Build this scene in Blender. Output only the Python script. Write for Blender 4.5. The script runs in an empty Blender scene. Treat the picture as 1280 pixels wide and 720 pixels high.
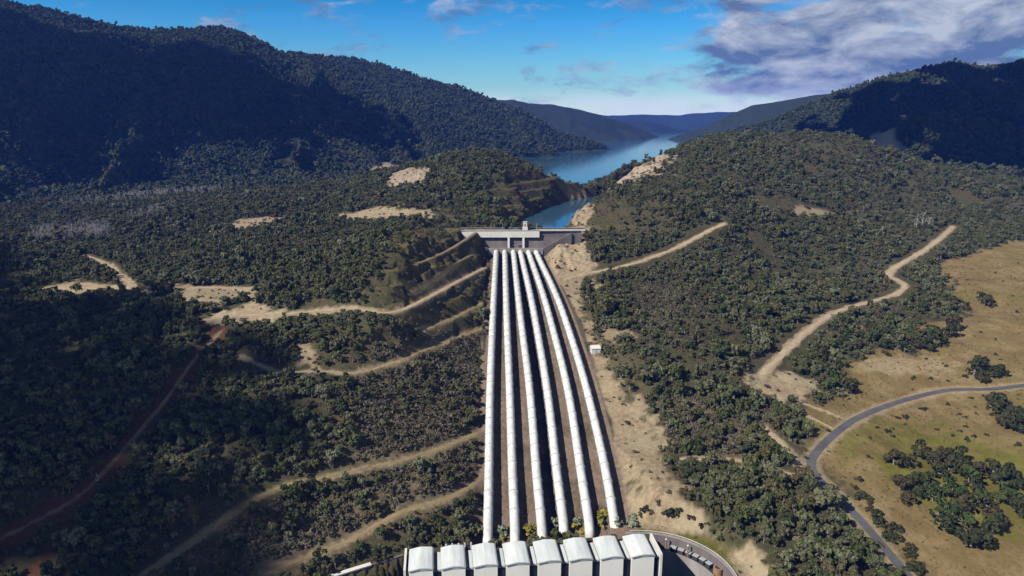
import bpy, bmesh, math, random
import numpy as np
from mathutils import Vector, Matrix

random.seed(7)
rng = np.random.default_rng(11)
SC = bpy.context.scene
COL = SC.collection
R = math.radians

# ------------------------------------------------------------------ camera
CAM_Z = 200.0
F = 900.0                                   # focal length in pixels of a 1280 px wide frame
PITCH = math.atan(210.0 / F)                # horizon sits 210 px above the middle
CP, SP = math.cos(PITCH), math.sin(PITCH)
cam_d = bpy.data.cameras.new("camera")
cam_d.sensor_width = 36.0
cam_d.lens = 36.0 * F / 1280.0
cam_d.clip_start = 1.0
cam_d.clip_end = 60000.0
cam = bpy.data.objects.new("camera", cam_d)
COL.objects.link(cam)
cam.location = (0, 0, CAM_Z)
cam.rotation_euler = (math.pi / 2 - PITCH, 0, 0)
SC.camera = cam

# ------------------------------------------------------------------ sky + sun
SUN_DIR = Vector((-0.68, -0.44, 0.70)).normalized()
SUN_EL = math.asin(SUN_DIR.z)
SUN_ROT = math.atan2(SUN_DIR.x, SUN_DIR.y)
SKY_STRENGTH = 0.05
SUN_STRENGTH = 5.0
EXPOSURE = 0.3

world = bpy.data.worlds.new("World")
SC.world = world
world.use_nodes = True
wn, wl = world.node_tree.nodes, world.node_tree.links
wn.clear()
w_out = wn.new("ShaderNodeOutputWorld")
w_bg = wn.new("ShaderNodeBackground")
w_bg.inputs["Strength"].default_value = SKY_STRENGTH
sky = wn.new("ShaderNodeTexSky")
sky.sky_type = 'NISHITA'
sky.sun_disc = False
sky.sun_elevation = SUN_EL
sky.sun_rotation = SUN_ROT % (2 * math.pi)
sky.altitude = 600
sky.air_density = 1.0
sky.dust_density = 0.1
sky.ozone_density = 2.5
hsv = wn.new("ShaderNodeHueSaturation")
hsv.inputs["Saturation"].default_value = 1.35
hsv.inputs["Value"].default_value = 1.25
tint = wn.new("ShaderNodeMix")
tint.data_type = 'RGBA'
tint.blend_type = 'MULTIPLY'
tint.inputs[0].default_value = 1.0
tint.inputs[7].default_value = (0.72, 1.0, 1.10, 1)
wl.new(sky.outputs[0], tint.inputs[6])
wl.new(tint.outputs[2], hsv.inputs["Color"])


def W(kind, **kw):
    n = wn.new(kind)
    for k, v in kw.items():
        setattr(n, k, v)
    return n


def wmath(op, a, b=None, clamp=False):
    n = W("ShaderNodeMath", operation=op, use_clamp=clamp)
    for i, v in enumerate((a, b)):
        if v is None:
            continue
        if isinstance(v, (int, float)):
            n.inputs[i].default_value = v
        else:
            wl.new(v, n.inputs[i])
    return n.outputs[0]


def wramp(v, lo, hi):
    n = W("ShaderNodeMapRange", interpolation_type='SMOOTHSTEP')
    wl.new(v, n.inputs[0])
    n.inputs[1].default_value = lo
    n.inputs[2].default_value = hi
    return n.outputs[0]


tc = W("ShaderNodeTexCoord")
sep = W("ShaderNodeSeparateXYZ")
wl.new(tc.outputs["Generated"], sep.inputs[0])
az = wmath('ARCTAN2', sep.outputs[0], sep.outputs[1])      # 0 ahead, + to the right
el = wmath('ARCSINE', sep.outputs[2])
comb = W("ShaderNodeCombineXYZ")
wl.new(wmath('MULTIPLY', az, 5.0), comb.inputs[0])
wl.new(wmath('MULTIPLY', el, 13.0), comb.inputs[1])


def wnoise(scale, detail, rough, off):
    m = W("ShaderNodeVectorMath", operation='ADD')
    wl.new(comb.outputs[0], m.inputs[0])
    m.inputs[1].default_value = off
    n = W("ShaderNodeTexNoise")
    n.inputs["Scale"].default_value = scale
    n.inputs["Detail"].default_value = detail
    n.inputs["Roughness"].default_value = rough
    n.inputs["Distortion"].default_value = 0.3
    wl.new(m.outputs[0], n.inputs["Vector"])
    return n.outputs[0]


grade = W("ShaderNodeValToRGB")
ge = grade.color_ramp.elements
for p_, c_ in ((0.0, (2.5, 2.05, 1.50)), (0.045, (1.7, 1.47, 1.32)), (0.12, (1.42, 1.25, 1.45)), (0.30, (0.55, 0.55, 0.62)), (0.6, (0.24, 0.25, 0.30))):
    e_ = ge.new(p_) if p_ > 0 else ge[0]
    e_.position = p_
    e_.color = (*c_, 1)
ge[len(ge) - 1].color = (0.22, 0.23, 0.28, 1)
wl.new(el, grade.inputs[0])
graded = W("ShaderNodeMix", data_type='RGBA', blend_type='MULTIPLY')
graded.inputs[0].default_value = 1.0
wl.new(hsv.outputs[0], graded.inputs[6])
wl.new(grade.outputs[0], graded.inputs[7])
c1 = wnoise(1.6, 9, 0.58, (3.1, 1.7, 0.4))
c2 = wnoise(2.4, 8, 0.62, (9.4, 6.2, 2.0))
# the cloud bank: to the right, its edge climbing away from the lake's end
bank_e = wmath('SUBTRACT', wmath('MULTIPLY', az, 1.0), wmath('MULTIPLY', wmath('SUBTRACT', el, 0.06), -0.1))
bank = wmath('MULTIPLY', wramp(bank_e, 0.16, 0.30), wramp(el, 0.012, 0.05))
dens1 = wramp(wmath('ADD', c1, wmath('MULTIPLY', bank, 0.30)), 0.585, 0.735)
dens1 = wmath('MULTIPLY', dens1, wramp(az, 0.14, 0.25))
# small loose puffs over the middle and a bright low streak above the far shore
dens2 = wmath('MULTIPLY', wramp(c2, 0.51, 0.66), 0.6)
streak = wmath('MULTIPLY', wramp(el, 0.045, 0.014), wramp(c1, 0.30, 0.5))
streak = wmath('MULTIPLY', streak, 0.85)
# cloud tone: white crests, blue-grey bases
tone = W("ShaderNodeValToRGB")
tone.color_ramp.elements[0].position = 0.42
tone.color_ramp.elements[0].color = (2.0, 3.2, 5.8, 1)
tone.color_ramp.elements[1].position = 0.64
tone.color_ramp.elements[1].color = (9.0, 10.0, 11.6, 1)
wl.new(wnoise(2.2, 7, 0.6, (5.0, 3.3, 7.0)), tone.inputs[0])
mx1 = W("ShaderNodeMix", data_type='RGBA')
wl.new(wmath('MAXIMUM', dens1, dens2, True), mx1.inputs[0])
wl.new(graded.outputs[2], mx1.inputs[6])
wl.new(tone.outputs[0], mx1.inputs[7])
mx2 = W("ShaderNodeMix", data_type='RGBA')
wl.new(streak, mx2.inputs[0])
wl.new(mx1.outputs[2], mx2.inputs[6])
mx2.inputs[7].default_value = (16, 17.5, 17.5, 1)
wl.new(mx2.outputs[2], w_bg.inputs["Color"])
wl.new(w_bg.outputs[0], w_out.inputs["Surface"])

sun_d = bpy.data.lights.new("sun", 'SUN')
sun_d.energy = SUN_STRENGTH
sun_d.angle = R(0.5)
sun_d.color = (1.0, 0.945, 0.86)
sun = bpy.data.objects.new("sun", sun_d)
COL.objects.link(sun)
sun.rotation_euler = (-SUN_DIR).to_track_quat('-Z', 'Y').to_euler()

SC.view_settings.view_transform = 'Standard'
SC.view_settings.look = 'None'
SC.view_settings.exposure = EXPOSURE
SC.view_settings.gamma = 1.0
SC.view_settings.use_curve_mapping = False
SC.render.engine = 'CYCLES'
SC.cycles.use_denoising = True
SC.cycles.max_bounces = 5
SC.cycles.diffuse_bounces = 0
SC.cycles.glossy_bounces = 3
SC.cycles.transmission_bounces = 2
SC.cycles.transparent_max_bounces = 4
SC.cycles.volume_bounces = 0


# ------------------------------------------------------------------ small helpers
def tag(o, label=None, cat=None, group=None, kind=None):
    if label:
        o["label"] = label
    if cat:
        o["category"] = cat
    if group:
        o["group"] = group
    if kind:
        o["kind"] = kind
    return o


def empty(name, loc=(0, 0, 0), rz=0.0):
    o = bpy.data.objects.new(name, None)
    o.location = loc
    o.rotation_euler = (0, 0, rz)
    COL.objects.link(o)
    return o


def link(name, mesh, parent=None):
    o = bpy.data.objects.new(name, mesh)
    COL.objects.link(o)
    if parent is not None:
        o.parent = parent
    return o


def bm_obj(name, bm, m, parent=None, smooth=False):
    me = bpy.data.meshes.new(name)
    bm.normal_update()
    bm.to_mesh(me)
    bm.free()
    me.materials.append(m)
    if smooth:
        for p in me.polygons:
            p.use_smooth = True
    return link(name, me, parent)


def np_mesh(name, verts, faces, m, smooth=False):
    """verts (n,3), faces (k,4) or (k,3)"""
    me = bpy.data.meshes.new(name)
    n, k, c = len(verts), len(faces), faces.shape[1]
    me.vertices.add(n)
    me.vertices.foreach_set("co", np.ascontiguousarray(verts, dtype=np.float32).ravel())
    me.loops.add(k * c)
    me.loops.foreach_set("vertex_index", np.ascontiguousarray(faces, dtype=np.int32).ravel())
    me.polygons.add(k)
    me.polygons.foreach_set("loop_start", np.arange(0, k * c, c, dtype=np.int32))
    me.polygons.foreach_set("use_smooth", np.full(k, smooth, dtype=bool))
    me.update()
    me.validate()
    if m is not None:
        me.materials.append(m)
    return me


def box(bm, x0, x1, y0, y1, z0, z1):
    vs = [bm.verts.new(p) for p in ((x0, y0, z0), (x1, y0, z0), (x1, y1, z0), (x0, y1, z0),
                                    (x0, y0, z1), (x1, y0, z1), (x1, y1, z1), (x0, y1, z1))]
    for f in ((3, 2, 1, 0), (4, 5, 6, 7), (0, 1, 5, 4), (1, 2, 6, 5), (2, 3, 7, 6), (3, 0, 4, 7)):
        bm.faces.new([vs[i] for i in f])
    return vs


def prism(bm, poly, z0, z1):
    """poly: list of (x,y) counter-clockwise; z0/z1 numbers or lists"""
    n = len(poly)
    zz0 = z0 if isinstance(z0, (list, tuple)) else [z0] * n
    zz1 = z1 if isinstance(z1, (list, tuple)) else [z1] * n
    a = [bm.verts.new((p[0], p[1], z)) for p, z in zip(poly, zz0)]
    b = [bm.verts.new((p[0], p[1], z)) for p, z in zip(poly, zz1)]
    bm.faces.new(a[::-1])
    bm.faces.new(b)
    for i in range(n):
        j = (i + 1) % n
        bm.faces.new((a[i], a[j], b[j], b[i]))


def tube(bm, pts, rad, seg=12, caps=True):
    pts = [Vector(p) for p in pts]
    rads = rad if isinstance(rad, (list, tuple)) else [rad] * len(pts)
    rings = []
    for i, p in enumerate(pts):
        d = (pts[min(i + 1, len(pts) - 1)] - pts[max(i - 1, 0)]).normalized()
        up = Vector((0, 0, 1)) if abs(d.z) < 0.95 else Vector((1, 0, 0))
        u = d.cross(up).normalized()
        v = u.cross(d)
        rings.append([bm.verts.new(p + (u * math.cos(a) + v * math.sin(a)) * rads[i])
                      for a in [2 * math.pi * k / seg for k in range(seg)]])
    for a, b in zip(rings, rings[1:]):
        for k in range(seg):
            bm.faces.new((a[k], a[(k + 1) % seg], b[(k + 1) % seg], b[k]))
    if caps:
        bm.faces.new(rings[0][::-1])
        bm.faces.new(rings[-1])


# ------------------------------------------------------------------ materials
def material(name):
    m = bpy.data.materials.new(name)
    m.use_nodes = True
    nt = m.node_tree
    return m, nt, nt.nodes["Principled BSDF"]


def noise_node(nt, scale, detail=5, rough=0.6, coord="Object", stretch=None):
    t = nt.nodes.new("ShaderNodeTexCoord")
    n = nt.nodes.new("ShaderNodeTexNoise")
    n.inputs["Scale"].default_value = scale
    n.inputs["Detail"].default_value = detail
    n.inputs["Roughness"].default_value = rough
    src = t.outputs[coord]
    if stretch:
        mp = nt.nodes.new("ShaderNodeMapping")
        mp.inputs["Scale"].default_value = stretch
        nt.links.new(src, mp.inputs[0])
        src = mp.outputs[0]
    nt.links.new(src, n.inputs["Vector"])
    return n.outputs[0]


def ramp(nt, fac, stops):
    r = nt.nodes.new("ShaderNodeValToRGB")
    e = r.color_ramp.elements
    while len(e) < len(stops):
        e.new(0.5)
    for el_, (p, c) in zip(e, stops):
        el_.position = p
        el_.color = (*c, 1)
    nt.links.new(fac, r.inputs[0])
    return r.outputs[0]


def mixc(nt, fac, a, b, blend='MIX'):
    n = nt.nodes.new("ShaderNodeMix")
    n.data_type = 'RGBA'
    n.blend_type = blend
    for i, v in ((0, fac), (6, a), (7, b)):
        if isinstance(v, (int, float)):
            n.inputs[i].default_value = v
        elif isinstance(v, tuple):
            n.inputs[i].default_value = (*v, 1)
        else:
            nt.links.new(v, n.inputs[i])
    return n.outputs[2]


def bump(nt, bsdf, h, strength=0.5, dist=0.3):
    b = nt.nodes.new("ShaderNodeBump")
    b.inputs["Strength"].default_value = strength
    b.inputs["Distance"].default_value = dist
    nt.links.new(h, b.inputs["Height"])
    nt.links.new(b.outputs[0], bsdf.inputs["Normal"])


def weathered(name, c_lo, c_hi, scale=0.4, rough=0.7, metal=0.0, stretch=None, bmp=0.15):
    m, nt, b = material(name)
    f = noise_node(nt, scale, 8, 0.65, stretch=stretch)
    nt.links.new(ramp(nt, f, [(0.3, c_lo), (0.7, c_hi)]), b.inputs["Base Color"])
    b.inputs["Roughness"].default_value = rough
    b.inputs["Metallic"].default_value = metal
    bump(nt, b, noise_node(nt, scale * 6, 6, 0.6), bmp, 0.1)
    return m


M_pipe = weathered("pipe_paint", (0.50, 0.49, 0.46), (0.84, 0.84, 0.82), 0.22, 0.5, bmp=0.03)
M_ring = weathered("ring_paint", (0.55, 0.55, 0.52), (0.74, 0.74, 0.71), 0.3, 0.55)
M_conc = weathered("concrete", (0.20, 0.18, 0.17), (0.34, 0.31, 0.29), 0.15, 0.9, stretch=(1, 1, 0.25))
M_dark_conc = weathered("old_concrete", (0.10, 0.085, 0.085), (0.19, 0.165, 0.16), 0.16, 0.92, stretch=(1, 1, 0.2))
M_pale_conc = weathered("pale_concrete", (0.60, 0.57, 0.52), (0.78, 0.75, 0.69), 0.15, 0.8)
M_wall = weathered("cream_wall", (0.74, 0.71, 0.64), (0.85, 0.82, 0.75), 0.1, 0.75, stretch=(1, 1, 0.3), bmp=0.05)
M_roof = weathered("pale_roof", (0.50, 0.55, 0.54), (0.78, 0.80, 0.79), 0.3, 0.45, stretch=(1, 0.15, 1), bmp=0.04)
M_glass = weathered("dark_glass", (0.012, 0.014, 0.03), (0.03, 0.035, 0.06), 0.3, 0.15, bmp=0.0)
M_metal = weathered("grey_metal", (0.35, 0.36, 0.37), (0.5, 0.5, 0.5), 0.6, 0.5)
M_rust = weathered("rust_metal", (0.22, 0.12, 0.06), (0.36, 0.22, 0.12), 0.8, 0.8)
M_dark = weathered("dark_steel", (0.03, 0.03, 0.035), (0.06, 0.06, 0.065), 0.8, 0.6)
M_yard_shade = weathered("yard_asphalt_shaded", (0.020, 0.020, 0.024), (0.038, 0.037, 0.042), 0.08, 0.9)  # asphalt darkened: the hall's shadow over the yard is put into its colour
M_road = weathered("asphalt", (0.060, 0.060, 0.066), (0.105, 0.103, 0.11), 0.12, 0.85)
M_track = weathered("dirt", (0.30, 0.22, 0.14), (0.46, 0.36, 0.25), 0.2, 0.95, bmp=0.4)
M_bench = weathered("clay_bench", (0.17, 0.125, 0.055), (0.29, 0.215, 0.105), 0.15, 0.95, bmp=0.4)
M_trunk = weathered("bark", (0.16, 0.13, 0.10), (0.34, 0.30, 0.25), 1.5, 0.9)
M_bare = weathered("bleached_wood", (0.27, 0.25, 0.24), (0.44, 0.41, 0.39), 1.0, 0.85)


def leaf_mat(name, stops, grain=0.55):
    m, nt, b = material(name)
    oi = nt.nodes.new("ShaderNodeObjectInfo")
    c = ramp(nt, oi.outputs["Random"], stops)
    n = noise_node(nt, grain, 3, 0.6)
    c = mixc(nt, 1.0, c, ramp(nt, n, [(0.3, (0.55, 0.55, 0.55)), (0.7, (1.35, 1.35, 1.25))]), 'MULTIPLY')
    nt.links.new(c, b.inputs["Base Color"])
    b.inputs["Roughness"].default_value = 0.75
    b.inputs["Specular IOR Level"].default_value = 0.2
    return m


M_leaf = leaf_mat("gum_leaves", [(0.0, (0.034, 0.044, 0.014)), (0.2, (0.068, 0.082, 0.025)), (0.4, (0.108, 0.118, 0.058)), (0.5, (0.155, 0.160, 0.092)), (0.6, (0.046, 0.058, 0.019)),
                                 (0.75, (0.122, 0.120, 0.068)), (0.88, (0.084, 0.086, 0.027)), (1.0, (0.104, 0.082, 0.042))])
M_far_leaf = leaf_mat("mountain_leaves", [(0.0, (0.040, 0.055, 0.026)), (0.5, (0.060, 0.075, 0.035)), (1.0, (0.080, 0.090, 0.045))], 0.3)
M_scrub = leaf_mat("scrub_leaves", [(0.0, (0.060, 0.058, 0.024)), (0.3, (0.115, 0.085, 0.045)), (0.55, (0.080, 0.082, 0.035)),
                                    (0.8, (0.135, 0.115, 0.070)), (1.0, (0.075, 0.050, 0.026))], 0.9)
M_tuss = leaf_mat("tussock_leaves", [(0.0, (0.17, 0.115, 0.045)), (0.35, (0.24, 0.165, 0.07)), (0.6, (0.10, 0.088, 0.028)), (0.8, (0.20, 0.13, 0.05)), (1.0, (0.08, 0.062, 0.025))], 0.9)
M_brush = leaf_mat("brush_leaves", [(0.0, (0.075, 0.060, 0.038)), (0.3, (0.15, 0.125, 0.085)), (0.55, (0.085, 0.085, 0.045)), (0.8, (0.19, 0.165, 0.12)), (1.0, (0.10, 0.075, 0.05))], 0.9)
M_bush = leaf_mat("bush_leaves", [(0.0, (0.028, 0.036, 0.014)), (0.5, (0.045, 0.052, 0.020)), (1.0, (0.060, 0.048, 0.024))], 0.9)
M_green = leaf_mat("green_leaves", [(0.0, (0.035, 0.055, 0.018)), (1.0, (0.060, 0.085, 0.026))], 0.9)
M_yellow = leaf_mat("yellow_leaves", [(0.0, (0.22, 0.20, 0.03)), (0.5, (0.30, 0.24, 0.03)), (1.0, (0.24, 0.25, 0.08))], 0.9)
M_greybush = leaf_mat("grey_leaves", [(0.0, (0.20, 0.23, 0.15)), (1.0, (0.27, 0.29, 0.20))], 0.9)
M_redbush = leaf_mat("russet_leaves", [(0.0, (0.10, 0.045, 0.025)), (1.0, (0.14, 0.06, 0.03))], 0.9)


# ------------------------------------------------------------------ noise
def _hash(ix, iy, s):
    h = (ix.astype(np.int64) * 374761393 + iy.astype(np.int64) * 668265263 + s * 1442695041) & 0x7fffffff
    h = ((h ^ (h >> 13)) * 1274126177) & 0x7fffffff
    return ((h ^ (h >> 16)) & 0xffff) / 65535.0


def vnoise(x, y, s=0):
    ix, iy = np.floor(x), np.floor(y)
    fx, fy = x - ix, y - iy
    fx = fx * fx * fx * (fx * (fx * 6 - 15) + 10)
    fy = fy * fy * fy * (fy * (fy * 6 - 15) + 10)
    ix = ix.astype(np.int64)
    iy = iy.astype(np.int64)
    a, b = _hash(ix, iy, s), _hash(ix + 1, iy, s)
    c, d = _hash(ix, iy + 1, s), _hash(ix + 1, iy + 1, s)
    return (a + (b - a) * fx) * (1 - fy) + (c + (d - c) * fx) * fy


def fbm(x, y, oct_=4, s=0, gain=0.5):
    t, amp, n = 0.0, 1.0, 0.0
    for o in range(oct_):
        t = t + amp * (vnoise(x, y, s + o * 17) * 2 - 1)
        n += amp
        amp *= gain
        x, y = x * 2.03 + 13.7, y * 2.03 + 5.1
    return t / n


def sstep(a, b, x):
    t = np.clip((x - a) / (b - a), 0, 1)
    return t * t * (3 - 2 * t)


# ------------------------------------------------------------------ picture <-> place
def ray(px, py):
    r, v = (px - 640.0) / F, (py - 360.0) / F
    return np.array([r, CP - v * SP, -SP - v * CP])


def pt_z(px, py, z):
    d = ray(px, py)
    return d * ((z - CAM_Z) / d[2]) + np.array([0, 0, CAM_Z])


def pt_d(px, py, depth):
    return ray(px, py) * depth + np.array([0, 0, CAM_Z])


# ------------------------------------------------------------------ terrain: the fan of ground around the camera
AZ = R(52)
NA = 1300
r_near = np.arange(130, 1300, 1.6)
r_far = np.geomspace(1302, 10500, 260)
RR = np.concatenate([r_near, r_far])
NR = len(RR)
AA = np.linspace(-AZ, AZ, NA)
GX = np.outer(RR, np.sin(AA))
GY = np.outer(RR, np.cos(AA))

# spot heights read off the valley: (px, py, z)
CTRL = [
    # left hillside and crest
    (0, 720, 2), (100, 720, 2), (0, 640, 12), (100, 650, 11), (0, 560, 24), (120, 560, 24), (0, 450, 40), (150, 450, 50),
    (60, 360, 50), (0, 330, 46), (0, 300, 50), (100, 290, 56), (150, 290, 62), (300, 258, 82), (220, 262, 75), (400, 258, 88),
    (300, 400, 64), (400, 400, 66), (250, 500, 36), (200, 600, 20), (300, 600, 22), (350, 550, 33), (450, 500, 40), (220, 340, 64),
    (320, 300, 77), (400, 330, 78), (320, 350, 72), (450, 290, 92), (540, 266, 97), (250, 420, 58), (100, 400, 46),
    # contour benches beside the pipes
    (600, 540, 20), (540, 565, 20), (480, 583, 20), (400, 600, 19), (355, 607, 18), (300, 635, 16), (240, 680, 12), (180, 718, 8),
    (605, 598, 10), (560, 625, 9), (500, 645, 8), (450, 672, 6), (400, 695, 4), (330, 718, 2),
    (605, 410, 47), (550, 430, 47), (480, 460, 47), (602, 380, 56), (564, 399, 56), (520, 417, 56),
    (606, 334, 73), (570, 353, 74), (530, 374, 74), (486, 396, 73), (592, 316, 81), (565, 332, 83), (536, 350, 84),
    (599, 300, 86), (560, 315, 90), (517, 333, 92), (580, 288, 91), (545, 298, 97), (509, 305, 99),
    (470, 690, 1), (400, 720, -1), (540, 660, 2),
    # the knoll above the channel
    (620, 195, 148), (560, 210, 138), (500, 232, 115), (470, 245, 102), (575, 280, 91), (600, 255, 110), (640, 235, 118), (670, 215, 125),
    (700, 226, 108), (725, 240, 89), (660, 255, 95), (640, 262, 94),
    # right hill
    (740, 270, 97), (720, 300, 80), (760, 225, 117), (790, 205, 139), (830, 179, 160), (900, 172, 172), (1000, 176, 166), (1080, 184, 160),
    (800, 230, 122), (850, 260, 106), (900, 250, 112), (1000, 240, 110), (800, 300, 80), (900, 330, 62), (960, 290, 80), (850, 400, 46),
    (800, 450, 41), (900, 450, 38), (1000, 400, 38), (1000, 330, 52), (1100, 260, 86), (1200, 250, 90), (1280, 258, 84), (1130, 360, 43),
    (1200, 310, 60), (1280, 330, 54), (1280, 420, 37), (1280, 490, 25), (1150, 490, 23), (1020, 560, 16), (1060, 620, 11), (1280, 620, 11),
    (1280, 720, 4), (1130, 718, 3), (960, 470, 27), (960, 560, 15), (900, 600, 14), (850, 650, 10), (960, 700, 8), (800, 600, 13),
    (790, 540, 17), (760, 470, 32), (740, 380, 54), (720, 340, 64), (1180, 215, 118), (1100, 215, 125), (1280, 215, 110), (930, 700, 6),
    (700, 285, 88), (745, 300, 84), (735, 335, 66),
    # valley floor on the left
    (200, 240, 68), (60, 255, 62), (350, 240, 74), (430, 235, 80), (0, 240, 68),
]
cp = [pt_z(*c) for c in CTRL]
cp += [np.array(p, float) for p in (
    (-900, 1700, 70), (-600, 1600, 72), (-400, 1500, 74), (0, 1500, 66), (200, 1600, 66), (500, 1700, 90), (900, 1700, 120), (1300, 1700, 120),
    (1300, 1100, 90), (1200, 700, 60), (-1000, 800, 45), (-800, 500, 35), (700, 350, 15), (-500, 250, 0), (-150, 180, -4), (0, 180, -15),
    (200, 180, 0), (450, 180, 0), (0, 2000, 60), (-1400, 1600, 75), (1700, 1500, 110), (350, 1350, 110), (250, 1330, 100))]
cp = np.array(cp)


def tps_fit(P, lam):
    S = 500.0
    xy = P[:, :2] / S
    n = len(xy)
    d2 = ((xy[:, None] - xy[None]) ** 2).sum(-1)
    K = 0.5 * d2 * np.log(d2 + 1e-12)
    A = np.zeros((n + 3, n + 3))
    A[:n, :n] = K + lam * np.eye(n)
    A[:n, n] = 1
    A[:n, n + 1:] = xy
    A[n, :n] = 1
    A[n + 1:, :n] = xy.T
    w = np.linalg.solve(A, np.concatenate([P[:, 2], np.zeros(3)]))

    def f(x, y):
        x, y = x / S, y / S
        out = w[n] + w[n + 1] * x + w[n + 2] * y
        for i in range(n):
            d2_ = (x - xy[i, 0]) ** 2 + (y - xy[i, 1]) ** 2
            out = out + w[i] * 0.5 * d2_ * np.log(d2_ + 1e-12)
        return out
    return f


TPS = tps_fit(cp, 0.0006)
Z = np.zeros_like(GX)
n_loc = int(np.searchsorted(RR, 2100))
Z[:n_loc] = TPS(GX[:n_loc], GY[:n_loc])
Z = np.clip(Z, -30, 185)
far_w = sstep(1450, 2000, RR)[:, None]
Z = Z * (1 - far_w) + 62.0 * far_w
near_amp = sstep(180, 450, RR)[:, None]
Z += fbm(GX / 90, GY / 90, 4, 3) * 5.0 * near_amp * (1 - far_w)
Z += fbm(GX / 14, GY / 14, 3, 8) * 0.7


def seg_field(P, X, Y, rmax):
    """distance to a polyline, arc position and interpolated height, only where nearer than rmax (else inf)"""
    best = np.full(X.shape, np.inf)
    tt = np.zeros(X.shape)
    hh = np.zeros(X.shape)
    acc = 0.0
    for a, b in zip(P, P[1:]):
        ab = b[:2] - a[:2]
        L = math.hypot(*ab) + 1e-9
        x0, x1 = min(a[0], b[0]) - rmax, max(a[0], b[0]) + rmax
        y0, y1 = min(a[1], b[1]) - rmax, max(a[1], b[1]) + rmax
        m = np.nonzero((X > x0) & (X < x1) & (Y > y0) & (Y < y1))
        if len(m[0]):
            x, y = X[m], Y[m]
            t = np.clip(((x - a[0]) * ab[0] + (y - a[1]) * ab[1]) / (L * L), 0, 1)
            d = np.hypot(x - a[0] - t * ab[0], y - a[1] - t * ab[1])
            old = best[m]
            better = d < old
            best[m] = np.where(better, d, old)
            tt[m] = np.where(better, acc + t * L, tt[m])
            hh[m] = np.where(better, a[2] + t * (b[2] - a[2]), hh[m])
        acc += L
    return best, tt, hh


# mountain ridges: polyline of (px, py, depth), slope, spur size
def ridge_field(P, X, Y):
    """distance to a ridge line, with arc position and crest height blended smoothly between its segments"""
    dmin = np.full(X.shape, np.inf)
    sw, st, sh = np.zeros(X.shape), np.zeros(X.shape), np.zeros(X.shape)
    acc = 0.0
    for a, b in zip(P, P[1:]):
        ab = b[:2] - a[:2]
        L = math.hypot(*ab) + 1e-9
        t = np.clip(((X - a[0]) * ab[0] + (Y - a[1]) * ab[1]) / (L * L), 0, 1)
        d = np.hypot(X - a[0] - t * ab[0], Y - a[1] - t * ab[1])
        w = 1.0 / (d * d + 4.0) ** 3
        sw += w
        st += w * (acc + t * L)
        sh += w * (a[2] + t * (b[2] - a[2]))
        dmin = np.minimum(dmin, d)
        acc += L
    return dmin, st / sw, sh / sw


RIDGES = [
    ("main", [(-260, 10, 2100), (-100, -8, 2200), (0, 3, 2300), (60, 14, 2350), (130, 32, 2400), (190, 40, 2450), (230, 39, 2480), (270, 36, 2500), (300, 43, 2520), (320, 52, 2550),
              (350, 67, 2600), (400, 72, 2650), (450, 76, 2680), (490, 88, 2700), (530, 101, 2720), (570, 109, 2740), (600, 121, 2770),
              (650, 139, 2810), (700, 167, 2840), (740, 178, 2860), (765, 187, 2880)], 0.40, 0.55, 260),
    ("back", [(600, 126, 4200), (640, 124, 4300), (660, 129, 4350), (690, 130, 4400), (720, 136, 4500), (760, 147, 4700), (790, 158, 4800), (815, 168, 4900), (835, 178, 5000)], 0.42, 0.5, 420),
    ("far", [(680, 138, 9000), (760, 144, 9000), (800, 143, 9200), (840, 144, 9200), (880, 141, 9000), (930, 139, 8800), (1000, 137, 8600)], 0.35, 0.4, 800),
    ("far_low", [(770, 150, 6600), (800, 150, 6700), (830, 156, 6900), (860, 163, 7000)], 0.4, 0.4, 500),
    ("right_back", [(855, 168, 4300), (880, 158, 4200), (905, 147, 4150), (940, 131, 4100), (975, 126, 4050), (1010, 120, 4000), (1040, 117, 3900), (1080, 112, 3800), (1130, 110, 3700)], 0.42, 0.45, 380),
    ("right", [(890, 172, 2700), (930, 160, 2650), (960, 154, 2620), (1000, 136, 2580), (1050, 116, 2520), (1100, 101, 2480), (1150, 89, 2440), (1195, 79, 2400), (1230, 87, 2370), (1280, 78, 2320), (1340, 90, 2280), (1450, 80, 2200)], 0.42, 0.5, 280),
    ("right_near", [(1085, 186, 1500), (1110, 164, 1540), (1140, 152, 1560), (1180, 147, 1580), (1240, 158, 1560), (1290, 170, 1500), (1380, 170, 1450)], 0.42, 0.3, 140),
    ("hummock", [(-80, 205, 1500), (0, 196, 1560), (50, 186, 1580), (105, 177, 1600), (150, 184, 1600), (200, 200, 1580), (245, 222, 1540)], 0.42, 0.35, 140),
]
for nm, pts, k, spur, wl_ in RIDGES:
    P = [pt_d(*p) for p in pts]
    hmax = max(p[2] for p in P)
    rmax = (hmax - 40) / (k * 0.55)
    bb = np.array(P)
    m = np.nonzero((GX > bb[:, 0].min() - rmax) & (GX < bb[:, 0].max() + rmax) & (GY > bb[:, 1].min() - rmax) & (GY < bb[:, 1].max() + rmax) & (RR > 1000)[:, None])
    x, y = GX[m], GY[m]
    d, t, h = ridge_field(P, x, y)
    wob = fbm(x / wl_ / 1.3, y / wl_ / 1.3, 3, 40) * wl_ * 0.35
    s1 = 1 - np.abs(fbm((t + wob) / wl_, d / (wl_ * 4), 3, 51) * 2.2)
    s1 = np.clip(s1, -0.6, 1)
    grow = sstep(0, wl_ * 0.9, d)
    w0 = wl_ * 0.07
    ds = np.sqrt(d * d + w0 * w0) - w0
    zz = h - k * ds * (1 - spur * 0.75 * (s1 - 0.25) * grow)
    zz += fbm(x / (wl_ * 0.5), y / (wl_ * 0.5), 4, 77) * wl_ * 0.07 * grow
    zz += fbm(t / (wl_ * 0.25), d * 0, 3, 91) * wl_ * 0.012
    Z[m] = np.maximum(Z[m], zz)

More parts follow.
